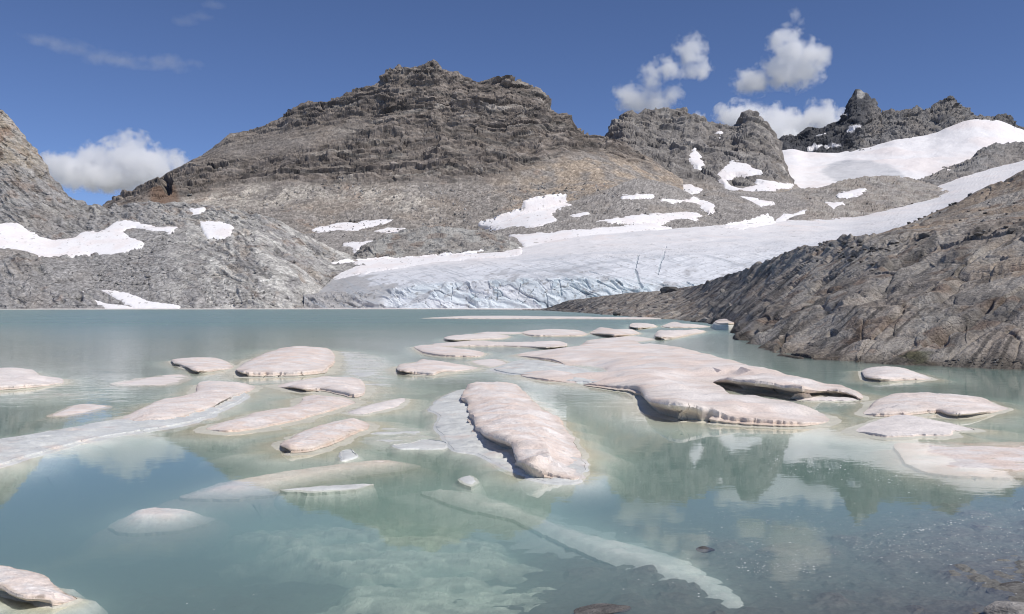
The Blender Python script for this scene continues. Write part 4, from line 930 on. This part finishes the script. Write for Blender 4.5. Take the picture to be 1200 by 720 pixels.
# ice awash or just under the surface
AW = "ice lying awash or just below the surface"
fl("huge pale pink slab awash at the right edge of the view", [(1047,518),(1085,516),(1132,517),(1260,519),(1260,557),(1132,556),(1085,551),(1062,541),(1052,528)], h=-0.035, dome=.04, shelf=.7, tint=.7, cat="sunken ice", group=AW, ripple=.012)
fl("long submerged ridge of ice slanting to the lower right from the big pink slab", [(497,566),(540,566),(587,577),(633,596),(700,617),(767,633),(800,642),(833,658),(867,681),(892,704),(899,722),(875,722),(840,702),(800,680),(733,655),(667,628),(600,598),(550,587),(510,575)], h=-0.14, dome=.06, shelf=.9, crust=False, cat="sunken ice", group=AW, ripple=.06, rough=1.6)
fl("blunt oval of sunken ice in the blue water at lower left", [(127,602),(147,593),(183,588),(233,590),(253,595),(213,607),(173,610),(140,609)], h=-0.18, dome=.155, shelf=.5, tint=.4, cat="sunken ice", group=AW, ripple=.015)
fl("long tapering sunken ice bar pointing left, below the brick-shaped floe", [(210,575),(233,567),(277,555),(355,543),(428,535),(465,534),(490,540),(465,546),(430,550),(370,559),(330,570),(277,577),(230,577)], h=-0.11, dome=.09, shelf=.5, tint=.3, cat="sunken ice", group=AW, ripple=.02)
fl("slim white sliver awash beneath the long tapering ice bar", [(330,573),(400,568),(437,567),(420,573),(360,577)], h=-0.01, dome=.02, shelf=.15, crust=False, cat="sunken ice", group=AW, ripple=.008)
fl("small white scrap awash left of the big pink slab", [(460,522),(480,520),(492,516),(515,517),(521,521),(519,526),(490,526),(470,526)], h=0.01, dome=.02, shelf=.2, crust=False, cat="sunken ice", group=AW, ripple=.01)
fl("tiny white knob of ice in front of the brick-shaped floe", [(400,530),(412,528),(415,536),(402,540)], h=0.01, dome=.03, shelf=.15, crust=False, cat="sunken ice", group=AW, ripple=.01)
fl("greyish sunken slab left of the small flat floe", [(128,449),(175,441),(215,438),(225,443),(205,451),(150,452)], h=-0.02, dome=.03, shelf=.6, tint=.3, cat="sunken ice", group=AW, ripple=.015)
fl("faint pinkish sunken hump between the two-tiered white floe and the long awash strip", [(55,487),(80,476),(100,473),(130,476),(110,482),(80,488)], h=-0.02, dome=.05, shelf=.4, tint=.5, cat="sunken ice", group=AW, ripple=.01)
fl("submerged ledge reaching right from the domed pinkish floe", [(385,412),(420,411),(455,420),(470,436),(440,448),(425,446),(395,440),(385,428)], h=-0.05, dome=.04, shelf=.6, crust=False, cat="sunken ice", group=AW, ripple=.02)
fl("scattered white crumbs of sunken ice below the hollow of the big pink slab", [(535,563),(550,556),(562,562),(552,570)], h=-0.01, dome=.02, shelf=.15, crust=False, cat="sunken ice", group=AW, ripple=.01)
fl("pale awash plate between the red-tipped floe and the wide wing-shaped floe", [(553,424),(580,421),(594,426),(575,431)], h=0.03, dome=.02, shelf=.8, tint=.15, cat="sunken ice", group=AW, ripple=.01)
fl("milky sheet of sunken ice reaching right from the white-edged lower floe", [(300,455),(350,442),(420,438),(470,441),(480,452),(445,464),(400,474),(340,464)], h=-0.07, dome=.045, shelf=.6, crust=False, cat="sunken ice", group=AW, ripple=.03)
fl("pale sunken tail trailing from the brick-shaped floe's right end", [(395,516),(430,500),(470,497),(515,503),(535,513),(500,520),(440,524)], h=-0.06, dome=.04, shelf=.4, crust=False, cat="sunken ice", group=AW, ripple=.03)
fl("faint sunken shelf below the two-tiered white floe at the left edge", [(-20,462),(60,454),(110,455),(140,462),(100,470),(20,472)], h=-0.10, dome=.05, shelf=.6, crust=False, cat="sunken ice", group=AW, ripple=.03)
for k, (lab, poly, kw) in enumerate(FL):
    floe("sunken_ice" if kw.get("cat") else "ice_floe", lab, poly, seed=200 + 13 * k, **kw)

# narrow rim of shore ice along the foot of the glacier and the left hill
rim = [(-200, 363.0), (0, 362.9), (200, 362.7), (400, 362.5), (500, 362.6), (640, 363.3), (640, 361.9), (500, 361.4), (400, 361.2), (200, 361.9), (0, 362.3), (-200, 362.4)]
o = floe("shore_ice", "continuous white rim of ice along the far shoreline under the glacier", rim, h=0.8, dome=.1, shelf=1.0, seed=900, cat="shore ice", group=None, tint=.15, dirt=.1, rough=.3)

# old snow slab stranded on the rocks of the right shore
_p = right.at(np.array([856.0]), np.array([378.0]))[0]; _zc = float(_p[2]) - 0.15; CAMZ -= _zc
o = floe("snow_slab", "dirty white snow slab stranded on the dark rocks of the right-hand shore", [(838,376),(850,373),(858,371),(880,368.5),(883,371),(867,378),(855,380),(842,379)], h=0.7, dome=.3, shelf=0.2, seed=950, cat="snow slab", group=None, tint=.3, dirt=.5)
CAMZ += _zc; o.location.z = _zc
for ch in o.children:
    for v in ch.data.vertices: v.co.z = max(v.co.z, -0.9)

# ================================================================== BOULDERS AND SMALL THINGS
def boulder_mesh(name, seed, mat, cuts=14, flat=0.7, tone=1.0):
    rnd = random.Random(seed); bm = bmesh.new(); bmesh.ops.create_icosphere(bm, subdivisions=3, radius=1.0)
    pl = [(Vector((rnd.gauss(0, 1), rnd.gauss(0, 1), rnd.gauss(0, 1))).normalized(), rnd.uniform(0.52, 0.85)) for _ in range(cuts)]
    for v in bm.verts:
        for n, d in pl:
            k = v.co.dot(n)
            if k > d: v.co -= n * (k - d) * 0.92
        v.co += v.co.normalized() * 0.07 * mnoise.noise(v.co * 2.6 + Vector((seed, 0, 0)))
        v.co.z *= flat
    me = bpy.data.meshes.new(name); bm.to_mesh(me); bm.free()
    c = np.empty(len(me.vertices) * 3, np.float32); me.vertices.foreach_get("co", c); c = c.reshape(-1, 3)
    base = np.array((0.20, 0.188, 0.175)) * tone
    col = base * (1 + 0.7 * fbm(c * 2 + seed, 3, seed))[:, None]
    a = me.attributes.new("Col", 'FLOAT_COLOR', 'POINT'); a.data.foreach_set("color", np.concatenate([np.clip(col, .02, .7), np.ones((len(c), 1))], 1).astype(np.float32).ravel())
    me.materials.append(mat); return me
BM = surf_mat("boulder_rock", 0.06, bump=0.7)
BMESH = [boulder_mesh("boulder", 30 + k, BM, tone=t) for k, t in enumerate((0.55, 0.85, 1.1, 1.5, 0.7, 1.25))]
TONE = ('dark', 'grey', 'light grey', 'whitish', 'blackish', 'pale')
def boulder(T, px, py, w, h, var, label, group=None, cat="boulder", name="boulder"):
    p, nrm = T.near(px, py)
    o = bpy.data.objects.new(name, BMESH[var]); s = w / F * p[1] / 2; sz = h / F * p[1] / 2 / 0.7
    o.scale = (s, s * 0.9, sz); o.location = (p[0], p[1], p[2] + sz * 0.22); o.rotation_euler = (0, 0, (px * 7 + py) % 6.28)
    link(o); tag(o, label, cat, group); return o
boulder(right, 785, 341, 25, 13, 0, "big black flat-topped boulder on the rock tongue in front of the ice cliff")
boulder(right, 1083, 277, 15, 10, 0, "dark blocky boulder on the right shore's shoulder, below the brown upper slope")
boulder(right, 1047, 283, 16, 6, 3, "pale flat boulder just left of the dark blocky one on the right shore's shoulder")
boulder(right, 1023, 292, 10, 9, 0, "dark pointed boulder in the boulder field on the crest of the right shore")
boulder(right, 997, 305, 11, 8, 1, "dark grey boulder lowest in the boulder field on the crest of the right shore")
boulder(right, 970, 292, 7, 5, 3, "small whitish boulder at the left side of the boulder field")
boulder(right, 990, 285, 9, 7, 1, "grey boulder near the skyline of the boulder field")
boulder(right, 1007, 283, 12, 6, 2, "wide light grey boulder on the skyline of the boulder field")
boulder(right, 1183, 273, 12, 11, 0, "dark tooth-like boulder near the right edge of the view")
boulder(right, 1147, 274, 14, 6, 4, "dark low boulder right of the brown slope's middle")
boulder(right, 845, 341, 10, 5, 3, "whitish stone on the grey slope under the pale ledge of the right shore")
boulder(right, 824, 376, 16, 8, 3, "greenish pale block standing at the waterline beside the shore's snow slab", name="rock_block", cat="rock")
boulder(right, 722, 368, 12, 7, 4, "dark boulder at the waterline of the far rock tongue")
rnd = random.Random(5)
G1 = "small boulders strewn over the right shore's crest"
for k in range(46):
    px = rnd.gauss(1000, 34); py = rnd.gauss(294, 8)
    if py < 282 and px < 985: continue
    w = rnd.uniform(3, 7.5); v = rnd.randrange(6)
    boulder(right, px, py, w, rnd.uniform(2.2, 4.5), v, "%s %s boulder in the %s of the right shore's boulder field" % ("small" if w > 5.2 else "tiny", TONE[v], "left end" if px < 985 else "right end" if px > 1015 else "upper middle" if py < 294 else "lower middle"), G1)
G2 = "stones scattered on the right shore's brown upper slope"
for k in range(34):
    px, py, w, v = rnd.uniform(1060, 1196), rnd.uniform(222, 272), rnd.uniform(2.5, 6.5), rnd.randrange(6)
    boulder(right, px, py, w, rnd.uniform(2, 4), v, "%s %s stone scattered %s on the right shore's brown upper slope" % ("small" if w > 4.5 else "tiny", TONE[v], "near the skyline" if py < 240 else "at the right edge" if px > 1150 else "low down" if py > 258 else "midway up"), G2)
G3 = "pebbles and stones at the right waterline"
for k in range(30):
    x = rnd.uniform(1110, 1196); boulder(right, x, np.interp(x, [1100, 1200], [424, 427]) + rnd.uniform(-7, 3), rnd.uniform(2.5, 6), rnd.uniform(1.5, 3), k % 6, "small %s stone at the %s of the gravelly strip along the right waterline" % (TONE[k % 6], "left end" if x < 1138 else "right end" if x > 1168 else "middle"), G3)
# far rubble too small to tell apart: one mass per slope
def rubble(name, T, spots, seed, mat):
    rnd = random.Random(seed); V, Fc = [], []
    for _ in range(spots[0]):
        px, py = rnd.uniform(*spots[1]), rnd.uniform(*spots[2])
        if spots[3] and not spots[3](px, py): continue
        if any(poly_sdf(q_, np.array([px]), np.array([py]))[0] > -1 for q_ in T.snow if q_[:, 0].min() - 2 < px < q_[:, 0].max() + 2): continue
        w = T.at(np.array([px]), np.array([py]))[0]; s = T.L * (0.5 + 1.9 * rnd.random() ** 4)
        b = len(V); th = rnd.uniform(0, 6.28)
        for k in range(4): V.append((w[0] + s * math.cos(th + k * 1.57) * rnd.uniform(.7, 1.3), w[1] + s * math.sin(th + k * 1.57) * rnd.uniform(.7, 1.3), w[2] - s * .4))
        V.append((w[0] + rnd.uniform(-.4, .4) * s, w[1] + rnd.uniform(-.4, .4) * s, w[2] + s * rnd.uniform(.45, .9)))
        Fc += [(b + k, b + (k + 1) % 4, b + 4) for k in range(4)]
    V = np.array(V); col = np.repeat(np.random.default_rng(seed).choice([0.15, 0.22, 0.29, 0.38], len(V) // 5), 5)[:, None] * np.array([[1, .95, .9]])
    tag(mesh_np(name, V, Fc, mat, col), "loose grey rubble strewn over the scree", "rubble", kind="stuff")
rubble("mountain_rubble", main, (3200, (220, 740), (215, 290), lambda x, y: y > 214 + 12 * math.sin(x / 40)), 3, surf_mat("rubble_stone", 1.3, bump=.3))
rubble("moraine_rubble", moraine, (2200, (420, 960), (222, 285), None), 4, surf_mat("moraine_stone", 1.1, bump=.3))
rubble("hill_rubble", hill, (3000, (0, 430), (262, 358), None), 5, surf_mat("hill_stone", .7, bump=.3))

rubble("shore_rubble", right, (2200, (760, 1060), (282, 356), lambda x, y: y > np.interp(x, [760, 830, 880, 930, 1000, 1060], [346, 334, 317, 296, 281, 280]) and y < np.interp(x, [760, 900, 1060], [356, 350, 300])), 6, surf_mat("shore_stone", .1, bump=.3))
# near shore stones
def near_stone(px, py, z, w, d, h, var, label, name="shore_rock"):
    p = lake_pt(px, py, z); o = bpy.data.objects.new(name, BMESH[var].copy()); o.scale = (w, d, h); o.location = p; o.rotation_euler = (0, 0, .4); link(o)
    tag(o, label, "rock"); return o
near_stone(1190, 716, 0.02, 0.42, 0.30, 0.16, 3, "pale weathered rock breaking the surface in the lower right corner")
near_stone(1185, 690, -0.02, 0.42, 0.14, 0.06, 4, "dark wet rock edge just behind the pale corner rock")
near_stone(912, 645, -0.12, 0.36, 0.30, 0.05, 3, "pale flat stone under water right of the submerged ice ridge", "sunken_rock")
near_stone(826, 645, -0.02, 0.14, 0.12, 0.05, 4, "small dark stone under water touching the submerged ice ridge", "sunken_rock")
near_stone(705, 716, -0.01, 0.32, 0.16, 0.07, 1, "brown rock just breaking the surface at the bottom of the view", "sunken_rock")

# foam flecks drifting over the calm water at the right
def foam():
    rnd = random.Random(9); V, Fc = [], []
    def put(px, py, s):
        p = lake_pt(px, py, 0.0); b = len(V); n = 6; el = rnd.uniform(1.0, 2.2)
        for k in range(n):
            a = k * 6.283 / n; r = s * rnd.uniform(.7, 1.2); V.append((p.x + r * el * math.cos(a), p.y + r * math.sin(a), 0.002))
        V.append((p.x, p.y, 0.002 + s * 0.5)); Fc.extend([(b + k, b + (k + 1) % n, b + n) for k in range(n)])
    for _ in range(260): put(rnd.uniform(800, 1200), 600 + abs(rnd.gauss(0, 1)) * 40, rnd.uniform(.003, .007))
    for _ in range(420):
        px = rnd.uniform(900, 1210); put(px, 545 + rnd.gauss(0, 12) + (px - 1000) * 0.07, rnd.uniform(.004, .010))
    for _ in range(60):
        t = rnd.random(); put(1060 + 150 * t + rnd.gauss(0, 4), 626 - 32 * t + rnd.gauss(0, 1.6), rnd.uniform(.004, .010))
    for _ in range(140): put(rnd.uniform(1000, 1200), 640 + rnd.gauss(0, 9), rnd.uniform(.003, .007))
    for _ in range(70): put(rnd.uniform(860, 960) , rnd.uniform(655, 672), rnd.uniform(.003, .007))
    for _ in range(160): put(rnd.uniform(700, 1200), rnd.uniform(520, 700), rnd.uniform(.003, .008))
    for _ in range(60): put(rnd.uniform(20, 640), rnd.uniform(560, 715), rnd.uniform(.003, .006))
    m, nt, out = new_mat("foam"); b = N(nt, "ShaderNodeBsdfDiffuse"); b.inputs["Color"].default_value = (.8, .82, .82, 1); nt.links.new(b.outputs[0], out.inputs["Surface"])
    tag(mesh_np("foam", V, Fc, m), "white foam flecks drifting on the calm water at right", "foam", kind="stuff")
foam()

# granular slush lying just under the calm water at the bottom left of the middle
def slush():
    px_poly = [(235,612),(330,590),(430,585),(520,592),(600,610),(650,650),(690,700),(700,740),(250,740),(300,700),(380,690),(330,660),(270,640)]
    g, hgt = np.meshgrid(np.arange(225, 705, 1.5), np.arange(740, 583, -1.5))
    d = lake_d(hgt, -0.1); X = (g - CX) / F * d; Y = d; P = np.stack([X, Y, 0 * X], -1)
    sd = poly_sdf(px_poly, g, hgt) + 22 * fbm(P / 0.5, 3, 81)
    r, t, e = cells(P / np.array([0.16, 0.10, 1]), 82); r2, t2, e2 = cells(P / 0.05, 83)
    Z = -0.15 - 0.22 * sstep(40, -10, sd) - 0.10 * sstep(-0.05, 0.3, fbm(P / np.array([.7, .35, 1]), 3, 84)) + 0.025 * (r - .5) * sstep(0, .3, e) + 0.01 * (r2 - .5)
    ok = sd > -10; keep = ok[:-1, :-1] & ok[1:, :-1] & ok[:-1, 1:] & ok[1:, 1:]
    fc = grid_faces(*g.shape, keep=keep); used, inv = np.unique(fc, return_inverse=True)
    col = np.broadcast_to(np.array((0.54, 0.56, 0.48)), g.shape + (3,)) * (0.7 + 0.6 * r)[..., None]
    tag(mesh_np("slush", np.stack([X, Y, Z], -1).reshape(-1, 3)[used], inv.reshape(fc.shape), surf_mat("slush_ice", 0.012, bump=.3, lo=.85, hi=1.15), np.clip(col, 0, .85).reshape(-1, 3)[used]),
        "granular pale slush lying under the calm water", "slush", kind="stuff")
slush()

# ================================================================== CLOUDS
def cloud(label, puffs, d, dens, nscale=1.0, thr=0.0, seed=1, soft=0.8, erode=3.0):
    """puffs = (px, py, rx, ry); vapour thins out from the puffs' cores and is torn by noise"""
    L = d / F; bm = bmesh.new()
    from mathutils import Matrix
    cx = sum(p[0] for p in puffs) / len(puffs); cy = sum(p[1] for p in puffs) / len(puffs); base = Vector(to_world(np.array(cx), np.array(cy), d))
    m, nt, out = new_mat("cloud_vapour"); tc = N(nt, "ShaderNodeTexCoord"); rnd = random.Random(seed); best = None
    for (px, py, rx, ry) in puffs:
        c = Vector(((px - cx) * L, rnd.uniform(-.4, .4) * rx * L, -(py - cy) * L)); r = Vector((rx * L, max(rx, ry) * 0.9 * L, ry * L))
        bmesh.ops.create_icosphere(bm, subdivisions=3, radius=1.0, matrix=Matrix.Translation(c) @ Matrix.Diagonal((r.x * 1.25, r.y * 1.25, r.z * 1.25, 1)))
        a = N(nt, "ShaderNodeVectorMath", operation='SUBTRACT'); nt.links.new(tc.outputs["Object"], a.inputs[0]); a.inputs[1].default_value = c
        b = N(nt, "ShaderNodeVectorMath", operation='DIVIDE'); nt.links.new(a.outputs[0], b.inputs[0]); b.inputs[1].default_value = r
        l = N(nt, "ShaderNodeVectorMath", operation='LENGTH'); nt.links.new(b.outputs[0], l.inputs[0])
        f = math_node(nt, 'SUBTRACT', 1.0, l.outputs["Value"]); best = f if best is None else math_node(nt, 'MAXIMUM', best, f)
    me = bpy.data.meshes.new("cloud"); bm.to_mesh(me); bm.free()
    n1 = noise_node(nt, tc.outputs["Object"], nscale / (15 * L), 9, 0.62, 0.25)
    v = math_node(nt, 'ADD', best, math_node(nt, 'MULTIPLY', math_node(nt, 'SUBTRACT', n1.outputs[0], 0.5 + thr), erode))
    dn = maprange(nt, v, 0.02, soft, 0, dens / (8 * L))
    pv = N(nt, "ShaderNodeVolumePrincipled"); pv.inputs["Color"].default_value = (0.9995, 0.9995, 0.9995, 1); pv.inputs["Anisotropy"].default_value = 0.1
    nt.links.new(dn, pv.inputs["Density"]); nt.links.new(pv.outputs[0], out.inputs["Volume"])
    me.materials.append(m)
    o = bpy.data.objects.new("cloud", me); o.location = base; link(o)
    rm = o.modifiers.new("union", 'REMESH'); rm.mode = 'VOXEL'; rm.voxel_size = 2.4 * L
    tag(o, label, "cloud", "clouds in the blue sky"); return o
cloud("billowy white cloud in the saddle between the left cliff and the main mountain", [(90,202,36,22),(112,190,28,24),(150,186,34,32),(178,198,34,24),(207,190,18,14),(70,196,22,18),(130,208,60,16)], 6200, 1.5, seed=1)
cloud("torn cloud climbing up from behind the middle ridge's left end", [(748,116,28,18),(766,122,26,20),(762,92,15,18),(780,82,20,14),(810,62,20,26),(818,80,18,14),(788,112,14,14),(735,112,18,14)], 6000, 1.0, seed=2, thr=.02)
cloud("compact cotton-like cloud floating high above the gap between the ridges", [(922,62,24,26),(938,80,28,26),(912,84,24,20),(882,96,24,16),(915,46,16,14),(952,68,18,20)], 5600, 1.2, seed=3, thr=.0)
cloud("faint wisp of cloud highest at the right, above the cotton-like one", [(930,18,9,11),(920,30,8,4),(938,26,6,6)], 5400, .5, seed=4, thr=.05)
cloud("bank of white cloud behind the saddle left of the dark tower", [(868,136,30,18),(885,146,26,18),(912,144,32,22),(935,150,28,20),(962,138,24,22),(985,146,18,18),(900,165,40,16)], 6400, 1.7, seed=5)
cloud("small cloud tuft peeking over the middle ridge", [(818,137,9,7),(808,140,7,5)], 6300, 1.6, seed=6)
cloud("thin feathery streak of cirrus in the upper left sky", [(50,48,26,5),(90,58,30,6),(125,68,30,7),(150,76,26,5),(190,74,40,5)], 9000, .10, seed=7, nscale=.7)
cloud("barely visible cirrus wisp near the top edge of the sky", [(215,26,18,4),(235,18,18,5),(250,8,14,5)], 9000, .07, seed=8, nscale=.7)
